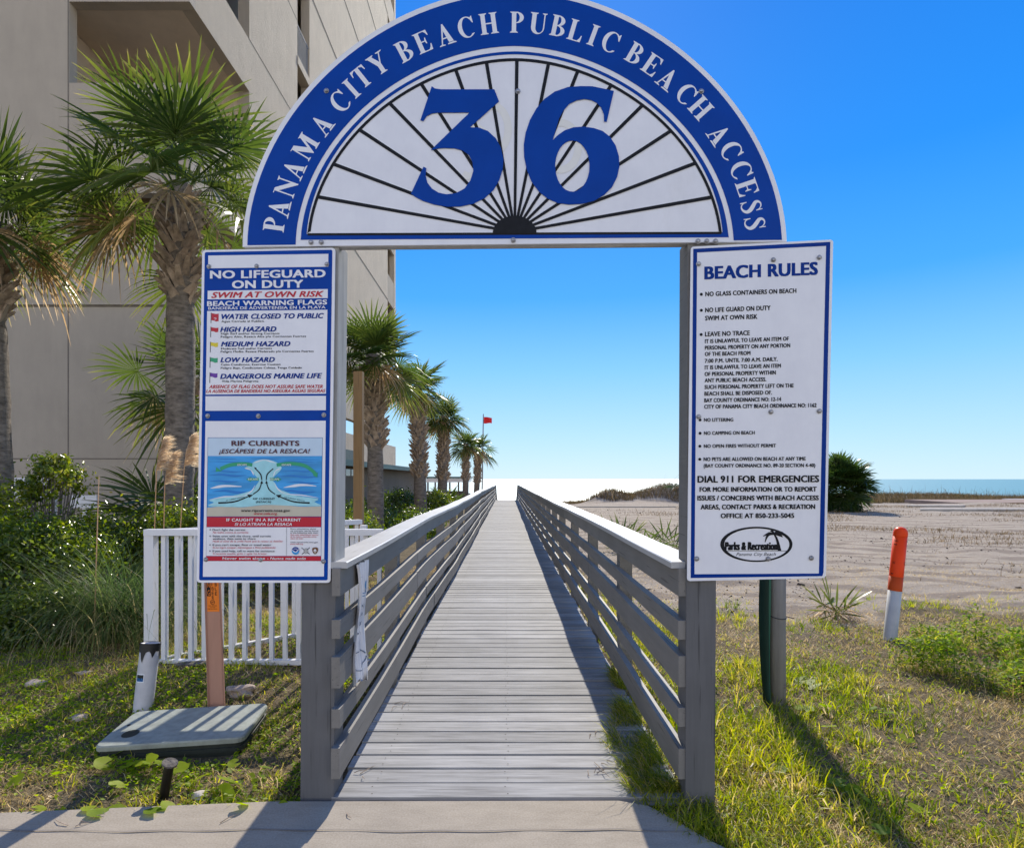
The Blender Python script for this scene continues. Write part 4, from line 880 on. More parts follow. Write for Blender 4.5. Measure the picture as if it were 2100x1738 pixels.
palm((-5.05, 9.8, 0), (-5.12, 9.8, 3.05), 'low young palm peering out behind the tall bare trunk', 12, .9, .6, 32, .13, (.3, .0), 2, -45)
palm((-2.69, 12.6, gz(-2.7, 12.6)), (-2.75, 12.6, 3.98), 'palm closest behind the new wooden post, with thick leaf bases', 30, .82, .55, 34, .155, (1.85, .35), 7)
palm((-2.66, 19, gz(-2.7, 19)), (-2.78, 19, 4.3), 'palm with a shaggy trunk before the end of the pool house', 28, .75, .45, 28, .18, (2.8, .45), 7)
palm((-2.66, 25, gz(-2.7, 25)), (-2.56, 25, 4.02), 'palm standing in front of the beach bar', 28, .78, .42, 26, .18, (2.6, .5), 7)
palm((-2.50, 37, gz(-2.5, 37)), (-2.46, 37, 3.6), 'slim distant palm just past the beach bar', 22, .80, .45, 22, .17, (2.2, .5), 4)
palm((-2.10, 42, gz(-2.1, 42)), (-1.95, 42, 3.6), 'farthest palm of the row, crossing in front of the flagpole', 22, .9, .6, 22, .18, (2.4, .5), 4)
def palmetto(c, label, nf, Rr, pet, nl, h=0.25, elr=(5, 85), name='palmetto', group='low saw palmettos', tone=.3, nd=3, droop=.5, spread=.3, wide=1.0, ball=None):
    c = Vector(c); t = thing(name, label, 'palmetto', c, group); lf, pt, dl, dp = MB(), MB(), MB(), MB()
    for k in range(nf):
        az = k*2.39996+random.uniform(-.3, .3); el = R(random.uniform(*elr))
        b0 = c+Vector((math.cos(az)*math.cos(el)*ball[0], math.sin(az)*math.cos(el)*ball[0], ball[1]+math.sin(el)*ball[2]))*random.uniform(.55, 1.06) if ball else c+Vector((random.gauss(0, spread), random.gauss(0, spread), random.uniform(0, h)))
        frond_geo(lf, pt, b0, az, el, pet*random.uniform(.6, 1.2), Rr*random.uniform(.8, 1.1), nl, droop, tone+random.uniform(-.1, .1), False, wide)
    lf.build('fronds', 'palm_leaf', t, False, True); pt.build('leaf_stalks', 'palm_leaf', t, False, True)
    for k in range(nd): frond_geo(dl, dp, c+Vector((random.gauss(0, spread), random.gauss(0, spread), .15)), random.uniform(0, 6.28), R(random.uniform(-5, 25)), pet*.7, Rr*.8, max(12, nl-8), 1.2, random.uniform(.2, .9), True, wide*.6)
    if nd: dl.build('dead_fronds', 'palm_dead', t, False, True)
    return t
palmetto((-4.85, 9.0, .4), 'spread of low fan fronds at the foot of the bare palm trunk', 12, 1.0, .55, 30, .5, (-10, 55), nd=8, tone=.22, spread=.12)
palmetto((15.35, 28.2, -.1), 'big rounded dark palmetto clump beside the dunes', 230, .72, .28, 18, 1.75, (-48, 88), nd=26, tone=.02, spread=.55, ball=(.80, 1.25, .85))
palmetto((11.2, 33.5, -.2), 'palmetto clump mostly hidden behind the beach rules sign', 70, .8, .9, 18, .9, (-10, 80), nd=10, tone=.16, spread=.8)
palmetto((-3.0, 30.5, -.2), 'low palmetto tucked beneath the row of palms', 26, .8, .6, 18, .5, (0, 80), nd=4, tone=.2)
q = PG(1712, 1262); palmetto((q.x, q.y, gz(q.x, q.y)), 'small sparse palmetto with dry brown fronds on the sand edge', 5, .42, .14, 9, .05, (45, 85), nd=7, tone=.45, droop=.3, spread=.03, wide=.36)
for x, y, lb in ((1270, 1112, 'spiky palmetto tops showing over the railing, the farther pair'), (1345, 1135, 'spiky palmetto showing over the railing nearest the gate')):
    q = PG(x, y+10); palmetto((q.x, q.y, gz(q.x, q.y)), lb, 8, .62, .3, 11, .05, (35, 85), nd=3, tone=.30, droop=.3, spread=.18, wide=.36)

# ------------------------------------------------------------------ white fence, wood post and things left of the gate
FC = Vector((-2.67, 4.61, 0)); FE = Vector((-.93, 4.61, 0)); FS = Vector((-1.38, 5.80, 0))
fe = thing('picket_fence', 'white vinyl picket fence turning a corner beside the boardwalk', 'fence', FC)
def frail(a, b_, z0, z1, w_, name, cap=False):
    d = (b_-a).normalized(); n_ = Vector((-d.y, d.x, 0)); b = MB()
    q = [p+n_*s_*w_/2+Vector((0, 0, z)) for p in (a, b_) for s_, z in ((-1, z0), (1, z0), (1, z1), (-1, z1))]
    b.add(q, [(0, 1, 5, 4), (1, 2, 6, 5), (2, 3, 7, 6), (3, 0, 4, 7), (3, 2, 1, 0), (4, 5, 6, 7)]); b.build(name, 'white_vinyl', fe)
d1 = (FE-FC).normalized(); d2 = (FS-FC).normalized()
frail(FC-d1*.035, FE, 1.012, 1.058, .07, 'top_rail'); frail(FC+d1*.04, FE, .045, .082, .045, 'bottom_rail')
frail(FC+d2*.08, FS, 1.010, 1.052, .07, 'top_rail'); frail(FC+d2*.08, FS, .05, .085, .045, 'bottom_rail')
b = MB(); b.span((FC.x-.035, FC.y-.03, -.1), (FC.x+.035, FC.y+.04, 1.0118)); b.build('corner_post', 'white_vinyl', fe)
for st, en, dd in ((FC, FE, d1), (FC, FS, d2)):
    L = (en-st).length; k = .10
    while k < L-.02:
        p = st+dd*k; b = MB(); b.box((p.x, p.y, .547), (.03, .03, .928)); b.build('picket', 'white_vinyl', fe); k += .101
b = MB(); b.box((FS.x+.03, FS.y, .45), (.06, .06, 1.1)); b.build('end_post', 'white_vinyl', fe)
b = MB(); b.span((-1.56, 6.25, -.2), (-1.47, 6.34, 2.53)); recenter(tag(b.build('timber_post', 'new_wood'), 'new brown square timber post standing behind the white fence', 'post'))
# leaning white pipe with black tape
p0 = PG(294, 1448, .02); p1 = P(309, 1318, p0.y+.05); Rp = .056
pi = thing('drain_pipe', 'leaning white plastic pipe with torn black tape round its rim', 'pipe', p0)
ax = (p1-p0).normalized(); b = MB(); n = 20; prof = [(-.15, Rp), (.3, Rp), ((p1-p0).length, Rp), ((p1-p0).length, Rp-.006), (.1, Rp-.006)]
def ring(c, r, n=20): a = ax.cross(Vector((0, 1, 0))).normalized(); e = ax.cross(a); return [c+(a*math.cos(2*math.pi*k/n)+e*math.sin(2*math.pi*k/n))*r for k in range(n)]
q = []
for h, r in prof: q += ring(p0+ax*h, r)
b.add(q, [(i*n+k, i*n+(k+1) % n, (i+1)*n+(k+1) % n, (i+1)*n+k) for i in range(4) for k in range(n)]); b.build('pipe', 'white_pvc', pi, True)
b = MB(); LL = (p1-p0).length; q = ring(p1+ax*.004, Rp+.003, 40)+ring(p1-ax*.03, Rp+.003, 40); lo = []
for k, p in enumerate(ring(p1-ax*.03, Rp+.0035, 40)):
    dd = .006+.02*float(vnoise(k*.8, 0, 3)); th = k/40
    for c_, w_, dp in ((.05, .05, .05), (.22, .06, .09), (.38, .05, .06), (.55, .06, .095), (.72, .05, .05), (.88, .06, .085)):
        dd = max(dd, dp*max(0, 1-abs(th-c_)/w_))
    lo.append(p-ax*dd)
q += lo; b.add(q, [(i*40+k, i*40+(k+1) % 40, (i+1)*40+(k+1) % 40, (i+1)*40+k) for i in range(2) for k in range(40)]); b.build('tape', 'black_tape', pi)
def on_pipe(u, v, lift): # u along circumference metres from the camera-facing line, v height along axis
    a = ax.cross(Vector((0, 1, 0))).normalized(); e = ax.cross(a).normalized(); e = -e if e.y > 0 else e
    th = u/Rp; return p0+ax*v+(e*math.cos(th)+a*math.sin(th)*(1 if a.x > 0 else -1))*(Rp+lift)
b = MB()
for k, (u0, u1, v0, v1, mm) in enumerate(((-.038, .014, .155, .205, 0), (-.034, .010, .160, .200, 1), (-.034, .010, .180, .200, 2))):
    b.cur = mm; q = [on_pipe(u, v, .0008+.0006*k) for u in np.linspace(u0, u1, 5) for v in (v0, v1)]; b.add(q, [(2*i, 2*i+1, 2*i+3, 2*i+2) for i in range(4)])
b.cur = 3
for u in (-.028, -.018, -.008, .002): q = [on_pipe(u+du, v, .003) for du, v in ((0, .163), (.004, .163), (.007, .19), (.003, .19))]; b.add(q, [(0, 1, 2, 3)])
b.build('sticker', ['poster_white', 'poster_sea_dark', 'box_dark', 'sign_black'], pi)
# utility box with a green lid
ub = thing('utility_box', 'flat green utility box with tilted lid in the grass by the sidewalk', 'utility box', (-1.72, 3.3, 0))
c = [PG(190, 1531, .050), PG(499, 1511, .055), PG(552, 1440, .070), PG(277, 1458, .060)]
def lid_poly(k, dzv=0):
    m = sum(c, Vector())/4; pts = []
    for i in range(4):
        p, a, e = c[i], c[i-1], c[(i+1) % 4]; r = .05
        u, v = (a-p).normalized()*r, (e-p).normalized()*r
        for t in (0, .25, .5, .75, 1): pts.append((p+u)*(1-t)**2+p*2*t*(1-t)+(p+v)*t*t)
    return [m+(p-m)*k+Vector((0, 0, dzv)) for p in pts]
b = MB(); n = 20; q = lid_poly(.985, 0)+lid_poly(1, -.008)+lid_poly(1, -.028)
b.add(q, [tuple(range(n))]+[(i*n+k, (i+1)*n+k, (i+1)*n+(k+1) % n, i*n+(k+1) % n) for i in range(2) for k in range(n)]); b.build('lid', 'box_green', ub)
b = MB(); q = lid_poly(.965, -.0285)+lid_poly(.965, -.05)+lid_poly(.99, -.052)+lid_poly(.99, -.075)+lid_poly(.955, -.077)+lid_poly(.955, -.25)
b.add(q, [(i*n+k, (i+1)*n+k, (i+1)*n+(k+1) % n, i*n+(k+1) % n) for i in range(5) for k in range(n)]); b.build('box_body', 'box_dark', ub)
def on_lid(u, v, h=.002): return (c[0]*(1-u)+c[1]*u)*(1-v)+(c[3]*(1-u)+c[2]*u)*v+Vector((0, 0, h))
b = MB(); q = [on_lid(.16+.055*math.cos(t), .30+.11*math.sin(t), .0015) for t in np.linspace(0, 6.283, 22)[:-1]]; b.add(q, [tuple(range(21))]); b.build('cover_disc', 'box_dark', ub)
b = MB(); q = [on_lid(.075+.012*math.cos(t), .56+.025*math.sin(t), .0015) for t in np.linspace(0, 6.283, 14)[:-1]]; b.add(q, [tuple(range(13))]); b.build('lift_hole', 'sign_black', ub)
# short dark pipe stub
p0 = PG(333, 1622, -.01); p1 = P(349, 1562, p0.y-.02)
st = thing('pipe_stub', 'short black flanged pipe stub leaning at the sidewalk edge', 'pipe', p0)
b = MB(); b.tube([p0-Vector((0, 0, .06)), p0.lerp(p1, .85), p1-(p1-p0)*.06], [.021, .021, .03], 14); b.build('shaft', 'black_tape', st, True)
b = MB(); a_ = (p1-p0).normalized(); b.tube([p1-a_*.008, p1], [.034, .034], 16); b.build('flange', 'bark', st)
# cable marker: flat flexible post, its top hidden behind the sign
m0 = P(445, 1452, 3.77); m1 = P(437, 1195, m0.y); dv = (m1-m0); top = m0+dv*(1.95/dv.length)
mk = thing('cable_marker', 'flat faded pink cable marker post with an orange warning sticker', 'marker post', m0)
ax2 = (top-m0).normalized(); sd_ = Vector((1, 0, 0)); b = MB(); q = []
prof = [(-.053, -.010), (-.047, -.016), (-.040, -.006), (.040, -.006), (.047, -.016), (.053, -.010), (.050, .004), (-.050, .004)]
for h in (-.3, 1.0, 1.95):
    for x, y in prof: q.append(m0+ax2*h+Vector((x*(1-.06*h), y, 0)))
b.add(q, [(i*8+k, i*8+(k+1) % 8, (i+1)*8+(k+1) % 8, (i+1)*8+k) for i in range(2) for k in range(8)]+[tuple(range(16, 24))]); b.build('post', 'marker_pink', mk)
def on_mk(u, v, lift=.0): return m0+ax2*v+Vector((u, -.0065-lift, 0))
hs = (m0.z and 0)+ (P(437, 1253, m0.y)-m0).length
b = MB(); b.add([on_mk(-.037, hs, .001), on_mk(.037, hs, .001), on_mk(.037, 1.6, .001), on_mk(-.037, 1.6, .001)], [(0, 1, 2, 3)]); b.cur = 1
b.add([on_mk(-.036, hs+.095, .0018), on_mk(-.013, hs+.095, .0018), on_mk(-.013, hs+.5, .0018), on_mk(-.036, hs+.5, .0018)], [(0, 1, 2, 3)])
def mk_text(t, u, v, wd, hgt, mi):
    vv, f = glyphs(t, .02, 0); a, e = vv[:, 0].min(), vv[:, 0].max(); b.cur = mi
    b.add([on_mk(u+(x-a)/(e-a)*wd, v+y/CAPH*hgt, .0026) for x, y in vv], f)
for t, u, v in (('G', -.032, .10), ('N', -.032, .148), ('I', -.032, .196), ('N', -.032, .244)): mk_text(t, u+(.006 if t == 'I' else 0), hs+v, .004 if t == 'I' else .015, .034, 0)
for t, v in (('R', .075), ('E', .103), ('B', .131), ('I', .159), ('F', .187)): mk_text(t, -.006, hs+v, .004 if t == 'I' else .013, .023, 1)
for t, v in (('E', .100), ('L', .128), ('B', .156), ('A', .184), ('C', .212)): mk_text(t, .014, hs+v, .013, .023, 1)
mk_text('CALL BEFORE', -.030, hs+.034, .052, .006, 1); mk_text('YOU DIG', -.018, hs+.024, .030, .006, 1); mk_text('ONE CALL NOTICE', -.032, hs+.014, .056, .006, 1)
q = [on_mk(-.003+.014*math.cos(t), hs+.058+.014*math.sin(t), .0018) for t in np.linspace(0, 6.283, 18)[:-1]]+[on_mk(-.003+.011*math.cos(t), hs+.058+.011*math.sin(t), .0018) for t in np.linspace(0, 6.283, 18)[:-1]]
b.cur = 1; b.add(q, [(k, (k+1) % 17, 17+(k+1) % 17, 17+k) for k in range(17)])
b.add([on_mk(-.010, hs+.052, .0019), on_mk(.004, hs+.060, .0019), on_mk(.004, hs+.064, .0019), on_mk(-.010, hs+.058, .0019)], [(0, 1, 2, 3)])
b.build('sticker', ['marker_orange', 'sign_black'], mk)
# rocks, bark
def rock(x, y, sx_, sy_, sz_, label, m='rock', name='rock', cat='rock'):
    q = PG(x, y); z = gz(q.x, q.y); bm = bmesh.new(); bmesh.ops.create_icosphere(bm, subdivisions=3, radius=1)
    for v in bm.verts:
        k = .72+.6*float(vnoise(v.co.x*1.3+x, v.co.y*1.3+v.co.z*1.7+y, 5)); v.co = Vector((v.co.x*sx_*k, v.co.y*sy_*k, v.co.z*sz_*k))
    me = bpy.data.meshes.new(name); bm.to_mesh(me); bm.free(); me.materials.append(M[m]); o = bpy.data.objects.new(name, me); COL.objects.link(o); o.location = (q.x, q.y, z+sz_*.25); o.rotation_euler = (0, 0, random.uniform(-.3, .3)); o['_w'] = list(o.location)
    return tag(o, label, cat)
rock(492, 1428, .095, .07, .05, 'tan slab of rock behind the utility box lid')
rock(398, 1378, .12, .05, .022, 'dark flat piece of bark lying by the fence foot', 'bark', 'bark_piece', 'bark')
rock(70, 1413, .075, .05, .02, 'flat grey stone in the shade before the hedge')
rock(172, 1394, .05, .03, .014, 'small pale stone in the shade before the hedge')
rock(165, 1468, .06, .045, .02, 'flat tan stone in sunny grass left of the utility box')
rock(2085, 1402, .06, .08, .075, 'charred dark log end lying in the weeds', 'sandal_black', 'charred_log', 'log')
rock(410, 1618, .035, .03, .018, 'little pale stone next to the black pipe stub', 'shell')

# ------------------------------------------------------------------ torn banner on the palm-side railing
tb = thing('torn_banner', 'torn white plastic banner hanging in a twist from the railing', 'banner', (-.728, 3.08, .4))
def on_ban(u, v):  # u 0..1 across, v 0..1 down
    z = 1.02-.60*v; half = (.118-.02*math.sin(v*5)-.035*max(0, v-.80)/.2)
    y = 3.075+(u-.5)*2*half*.9-.03*v+(.05*(v-.9)*10*(u-.3) if v > .9 else 0); x = -.726+.008*math.sin(u*15+v*2.5)+.006*math.sin(u*31-v*5)+.010*math.sin(v*6+u*2)
    return Vector((x, y, z-(.05*u*u if v > .95 else 0)))
b = MB(); nu, nv = 22, 44; q = []
for j in range(nv+1):
    for i in range(nu+1):
        u, v = i/nu, j/nv; jag = .012*float(vnoise(j*.9, 0 if u < .5 else 5, 7)) if i in (0, nu) else 0
        p = on_ban(u, v*(1-.10*u*(1 if v > .97 else 0)-(.05*float(vnoise(i*.9, 1, 9)) if j == nv else 0))); p.y += jag*(1 if i == 0 else -1); q.append(p)
b.add(q, [(j*(nu+1)+i, j*(nu+1)+i+1, (j+1)*(nu+1)+i+1, (j+1)*(nu+1)+i) for j in range(nv) for i in range(nu)]); b.build('sheet', 'banner_white', tb, True)
b = MB()
def ban_text(t, u, v, wd, hgt, mi, cut=1.0):
    vv, f = glyphs(t, .0, 0); a, e = vv[:, 0].min(), vv[:, 0].max(); b.cur = mi
    pts = []
    for x, y in vv: p = on_ban(min(1, u+(x-a)/(e-a)*wd), v-y/CAPH*hgt); p.x += .0035; pts.append(p)
    b.add(pts, f)
ban_text('Adopt', .10, .37, .55, .035, 0); ban_text('A', .42, .445, .10, .032, 0); ban_text('A Par', .12, .515, .45, .034, 0); ban_text('for', .16, .585, .26, .03, 0)
b.cur = 1
for c_, r0, a0, a1 in (((.30, .175), .14, 1.2, 5.4), ((.62, .185), .16, -.4, 3.6), ((.62, .18), .10, .2, 2.9)):
    q = []
    for t in np.linspace(a0, a1, 18):
        for rr in (r0, r0-.035): p = on_ban(c_[0]+rr*math.cos(t)*1.1, c_[1]+rr*math.sin(t)*.5); p.x += .0035; q.append(p)
    b.add(q, [(2*i, 2*i+1, 2*i+3, 2*i+2) for i in range(17)])
for vv_, u0, u1 in ((.262, .15, .75), (.285, .2, .6)):
    q = []
    for u in np.linspace(u0, u1, 10):
        for dv_ in (0, .006): p = on_ban(u, vv_+dv_-.02*u); p.x += .0035; q.append(p)
    b.add(q, [(2*i, 2*i+1, 2*i+3, 2*i+2) for i in range(9)])
b.cur = 0; q = []
for t in np.linspace(0, 6.0, 26):
    for rr in (1, .93): p = on_ban(.45+.33*rr*math.cos(t), .80+.085*rr*math.sin(t)); p.x += .0035; q.append(p)
b.add(q, [(2*i, 2*i+1, 2*i+3, 2*i+2) for i in range(25)])
b.build('print', ['banner_ink', 'banner_blue'], tb)

# ------------------------------------------------------------------ right side: round post, green strip, marker
r0 = PG(1594, 1430); rb = thing('round_post', 'weathered round timber post behind the beach rules sign', 'post', (r0.x, r0.y, 0))
r1 = P(1597, 1000, r0.y); b = MB(); b.tube([(r0.x, r0.y, -.3), (r0.x, r0.y, .5), (r1.x, r1.y, 1.9)], [.054, .052, .05], 20); b.build('post', 'round_wood', rb, True)
b = MB(); zt = P(1594, 1262, r0.y).z; b.tube([(r0.x+.054*math.cos(t), r0.y+.054*math.sin(t), zt-.006*math.cos(t*1)+.01*math.sin(t)) for t in np.linspace(0, 6.4, 20)]+[(r0.x+.10, r0.y-.03, zt-.012)], .0028, 6); b.build('tie_wire', 'wire_dark', rb)
b = MB(); q = [(r0.x+.045+.0*t, r0.y-.030, zt-.5) for t in (0,)]; b.tube([(r0.x+.030, r0.y-.0445, .09), (r0.x+.0305, r0.y-.0465, .09)], [.013, .012], 10); b.build('knot', 'bark', rb)
gs = thing('delineator_strip', 'bent dark green plastic strip tied against the round post', 'marker strip', (r0.x-.09, r0.y-.02, 0))
b = MB(); q = []; nseg = 16
def gxx(z): return r0.x-.093-.045*math.sin(min(1, max(0, (z-.0)/1.15))*math.pi*.8+.35)+.02*(z > 1)
zs = np.linspace(-.05, 1.5, nseg)
for z in zs:
    xl = gxx(z)+.014; xr = r0.x-.055; mid = (xl+xr)/2
    for t in (0, .2, .45, .7, .78, 1): q.append((xl+(xr-xl)*t, r0.y-.005-.05*math.sin(t*math.pi)*(1 if t < .72 else .3), z))
b.add(q, [(i*6+k, i*6+k+1, (i+1)*6+k+1, (i+1)*6+k) for i in range(nseg-1) for k in range(5)]); b.build('outer_shell', 'green_plastic', gs, True)
b = MB(); q = []
for z in zs: xr = r0.x-.058; q += [(xr-.018, r0.y-.036, z), (xr-.004-.004*math.sin(z*6), r0.y-.042, z)]
b.add(q, [(2*i, 2*i+1, 2*i+3, 2*i+2) for i in range(nseg-1)]); b.build('inner_edge', 'green_light', gs)
# orange and white pipeline marker
k0 = PG(1826, 1302, .02); k1 = P(1848, 1080, k0.y); kd = k1-k0; kl = kd.length; ka = kd.normalized(); kr = .0575
km = thing('pipeline_marker', 'leaning round marker post with red orange sleeve over white base', 'marker post', k0)
def kring(h, r, n=24): e = ka.cross(Vector((0, 1, 0))).normalized(); f = e.cross(ka).normalized(); return [k0+ka*h+(e*math.cos(2*math.pi*i/n)+f*math.sin(2*math.pi*i/n))*r for i in range(n)]
def kpart(name, m, prof, n=24):
    b = MB(); q = []
    for h, r in prof: q += kring(h, r)
    b.add(q, [(i*n+k, i*n+(k+1) % n, (i+1)*n+(k+1) % n, (i+1)*n+k) for i in range(len(prof)-1) for k in range(n)]+[tuple(range((len(prof)-1)*n, len(prof)*n))]); return b.build(name, m, km, True)
hw = kl*(1302-1210)/222
kpart('base_pipe', 'post_white', [(-.2, kr-.002), (hw+.02, kr-.002)]); kpart('lower_sleeve', 'post_rust', [(hw, kr), (hw+.13*kl/1, kr+.0002)])
kpart('sleeve', 'post_red', [(hw+.13*kl, kr), (kl-.085, kr)]); kpart('cap', 'post_red', [(kl-.085, kr+.0008), (kl-.05, kr+.0008), (kl-.025, kr*.9), (kl-.008, kr*.62), (kl, kr*.2)])
def on_k(u, h, lift=.0015):
    e = ka.cross(Vector((0, 1, 0))).normalized(); f = e.cross(ka).normalized(); e = e if e.x > 0 else -e; f = f if f.y < 0 else -f; th = u/kr
    return k0+ka*h+(f*math.cos(th)+e*math.sin(th))*(kr+lift)
b = MB()
def k_text(t, u, h, wd, hg):
    vv, f = glyphs(t, .02, 0); a, e = vv[:, 0].min(), vv[:, 0].max(); b.add([on_k(u+(x-a)/(e-a)*wd, h+y/CAPH*hg) for x, y in vv], f)
k_text('NG', -.078, kl-.135, .034, .020); k_text('WA', .030, kl-.135, .042, .020); k_text('ti', -.074, kl*.66, .022, .028); k_text('U', .028, kl*.655, .026, .034); k_text('C', .062, kl*.72, .02, .03)
for u, h, wd in ((-.078, kl-.165, .028), (.028, kl-.165, .04), (-.078, hw+.15*kl, .02), (.03, hw+.148*kl, .04)): b.add([on_k(u, h), on_k(u+wd, h), on_k(u+wd, h+.008), on_k(u, h+.008)], [(0, 1, 2, 3)])
b.build('lettering', 'sign_black', km)
# timber edging before the dunes, slabs on the lot
a0, a1 = PG(1179, 1040, -.05), PG(1380, 1039, -.05); b = MB(); b.span((a0.x-.6, a0.y, -.25), (a1.x, a0.y+.16, -.0)); recenter(tag(b.build('landscape_timber', 'slab_pale'), 'long pale timber edging laid on the sand before the dunes', 'timber'))
for x0, x1, y, wdt, lb, m in ((1885, 2200, 1046, 1.0, 'long pale concrete strip lying across the far sandy lot', 'slab_pale'), (1860, 1975, 1038.5, .7, 'short pale concrete slab nearest the big palmetto', 'slab_pale'), (2070, 2300, 1025, 1.4, 'white slab at the foot of the sea oats', 'slab_pale'), (1960, 2400, 1031.5, 5.5, 'broad reddish paved area on the far lot', 'paver_red')):
    p, q = PG(x0, y, .0), PG(x1, y, .0); z = .045 if m == 'paver_red' else .06; b = MB(); n = 14
    e0 = [(p.x+(q.x-p.x)*i/n, p.y+.15*(float(vnoise(i*.8, y, 3))-.5)) for i in range(n+1)]; e1 = [(x+.6, yy+wdt+.3*(float(vnoise(i*.8, y, 6))-.5)) for i, (x, yy) in enumerate(e0)][::-1]
    pl = e0+e1; k = len(pl); b.add([(x, yy, z) for x, yy in pl]+[(x, yy, z-.25) for x, yy in pl], [tuple(range(k))]+[(i, k+i, k+(i+1) % k, (i+1) % k) for i in range(k)])
    recenter(tag(b.build('concrete_slab' if m == 'slab_pale' else 'paved_pad', m), lb, 'slab'))

# ------------------------------------------------------------------ hedge, reeds and shrubs
def shrub(c, r, n, label, name='shrub', cat='shrub', lsz=.045, tone=.45, group=None, sprout=0, mat='hedge_leaf'):
    c = np.array(c, float); r = np.array(r, float); t = thing(name, label, cat, (c[0], c[1], gz(c[0], c[1])), group)
    nc = max(12, n//55); d = rng.normal(size=(nc, 3)); d /= np.linalg.norm(d, axis=1, keepdims=True); d[:, 2] = np.where(d[:, 2] < -.5, -d[:, 2], d[:, 2])
    cc = c+d*r*(rng.uniform(.35, 1.0, (nc, 1))**.55); k = rng.integers(0, nc, n); cs = rng.uniform(.06, .17, nc)*r.mean()*1.3
    pos = cc[k]+rng.normal(size=(n, 3))*cs[k][:, None]*np.array([1, 1, .75]); pos[:, 2] = np.maximum(pos[:, 2], .0)
    nr = (pos-c)/r+rng.normal(size=(n, 3))*.8; tn = np.clip(tone+.35*(rng.uniform(size=nc)-.5)[k]+rng.normal(size=n)*.12, 0, 1)
    L = rng.uniform(.7, 1.4, n)*lsz; V, Fq, rr = leaves(pos, nr, L, L*.5, tn); bulk('foliage', V, Fq, rr, mat, t)
    b = MB(); base = Vector((c[0], c[1], gz(c[0], c[1])))
    for i in range(min(26, nc)): e = Vector(cc[i]); b.tube([base+Vector((random.gauss(0, .1), random.gauss(0, .1), -.05)), base.lerp(e, .5)+Vector((0, 0, .08)), e], [.014, .009, .004], 5)
    for i in range(sprout):
        e = Vector((c[0]+random.uniform(-.4, .4)*r[0], c[1], c[2]+r[2]*random.uniform(1.15, 1.55))); b.tube([base, Vector((e.x, e.y, c[2]+r[2]*.7)), e], [.012, .008, .004], 5)
    b.build('stems', 'bark', t); return t
hg = 'shrubs massed into a hedge below the tower'
shrub((-4.75, 5.95, .42), (.95, .62, .62), 15000, 'glossy dark shrub at the near end of the hedge', group=hg, tone=.42)
shrub((-5.9, 6.7, .55), (1.0, .8, .85), 12000, 'dark hedge shrub with yellowing top at the picture edge', group=hg, tone=.5)
shrub((-4.65, 7.0, .52), (.85, .7, .50), 9000, 'middle hedge shrub in front of the white boards', group=hg, tone=.45)
shrub((-5.0, 6.75, 1.35), (.33, .3, .33), 2200, 'wispy taller shrub sprouting above the hedge top', group=hg, tone=.62, lsz=.05)
shrub((-3.5, 7.3, .52), (.95, .6, .66), 11000, 'bright topped hedge shrub beside the bare palm trunk', group=hg, tone=.55)
shrub((-2.35, 8.4, .40), (.7, .6, .62), 6000, 'hedge shrub half hidden behind the warning sign', group=hg, tone=.5)
shrub((-2.45, 9.2, .55), (.55, .6, .5), 5000, 'pale green bush behind the new timber post', tone=.62)
shrub((-3.4, 14.5, .25), (.8, 1.4, .7), 5000, 'dark low bush at the foot of the second palm', tone=.3, lsz=.07)
shrub((-2.6, 16.0, .05), (.9, 1.6, .55), 5000, 'wide dark bush between the palms', tone=.3, lsz=.07)
shrub((-3.6, 20.5, .35), (.7, 1.2, .75), 4000, 'dark round bush beside the shaggy palm', tone=.25, lsz=.08)
shrub((-2.5, 22.2, .35), (.55, 1.0, .6), 3000, 'light green bush under the palm before the beach bar', tone=.6, lsz=.08)
# tall arching reed clump with plumes
shrub((-4.05, 5.25, .16), (.55, .32, .30), 6000, 'low dark leafy shrub on the ground before the hedge', group=hg, tone=.34)
rc = Vector((-3.42, 5.35, .05)); rt = thing('ornamental_grass', 'clump of tall arching ornamental grass against the hedge', 'grass clump', rc)
def arching(n, c, sr, hr, wd, lean, tone, segs=7):
    V, Fs, rr = [], [], []; o = 0
    for i in range(n):
        a = random.uniform(0, 6.283); r_ = abs(random.gauss(0, sr)); p = Vector((c.x+r_*1.5*math.cos(a), c.y+r_*.7*math.sin(a), c.z)); L = random.uniform(*hr); ln = random.uniform(*lean); az = random.uniform(0, 6.283); d = Vector((math.cos(az), math.sin(az), 0)); sd_ = Vector((-d.y, d.x, 0)); w_ = random.uniform(*wd); th = random.uniform(.05, .25); tn = min(1, max(0, random.gauss(tone, .18)))
        for k in range(segs+1):
            f = (1-k/segs)**.6 if k else .8
            V += [tuple(p-sd_*w_*f*.5), tuple(p+sd_*w_*f*.5)]; rr += [tn+.1*k/segs]*2
            th += ln/segs*(1+.8*k/segs); p = p+(Vector((0, 0, 1))*math.cos(th)+d*math.sin(th))*L/segs
        Fs += [(o+2*k, o+2*k+1, o+2*k+3, o+2*k+2) for k in range(segs)]; o += 2*(segs+1)
    return np.array(V), np.array(Fs), np.array(rr)
V, Fq, rr = arching(1350, rc, .27, (.7, 1.5), (.004, .009), (.8, 2.4), .38); bulk('blades', V, Fq, rr, 'reed_blade', rt)
V, Fq, rr = arching(420, rc+Vector((.1, -.15, 0)), .33, (.5, 1.1), (.003, .007), (1.2, 2.8), .92); bulk('dry_blades', V, Fq, rr, 'reed_blade', rt)
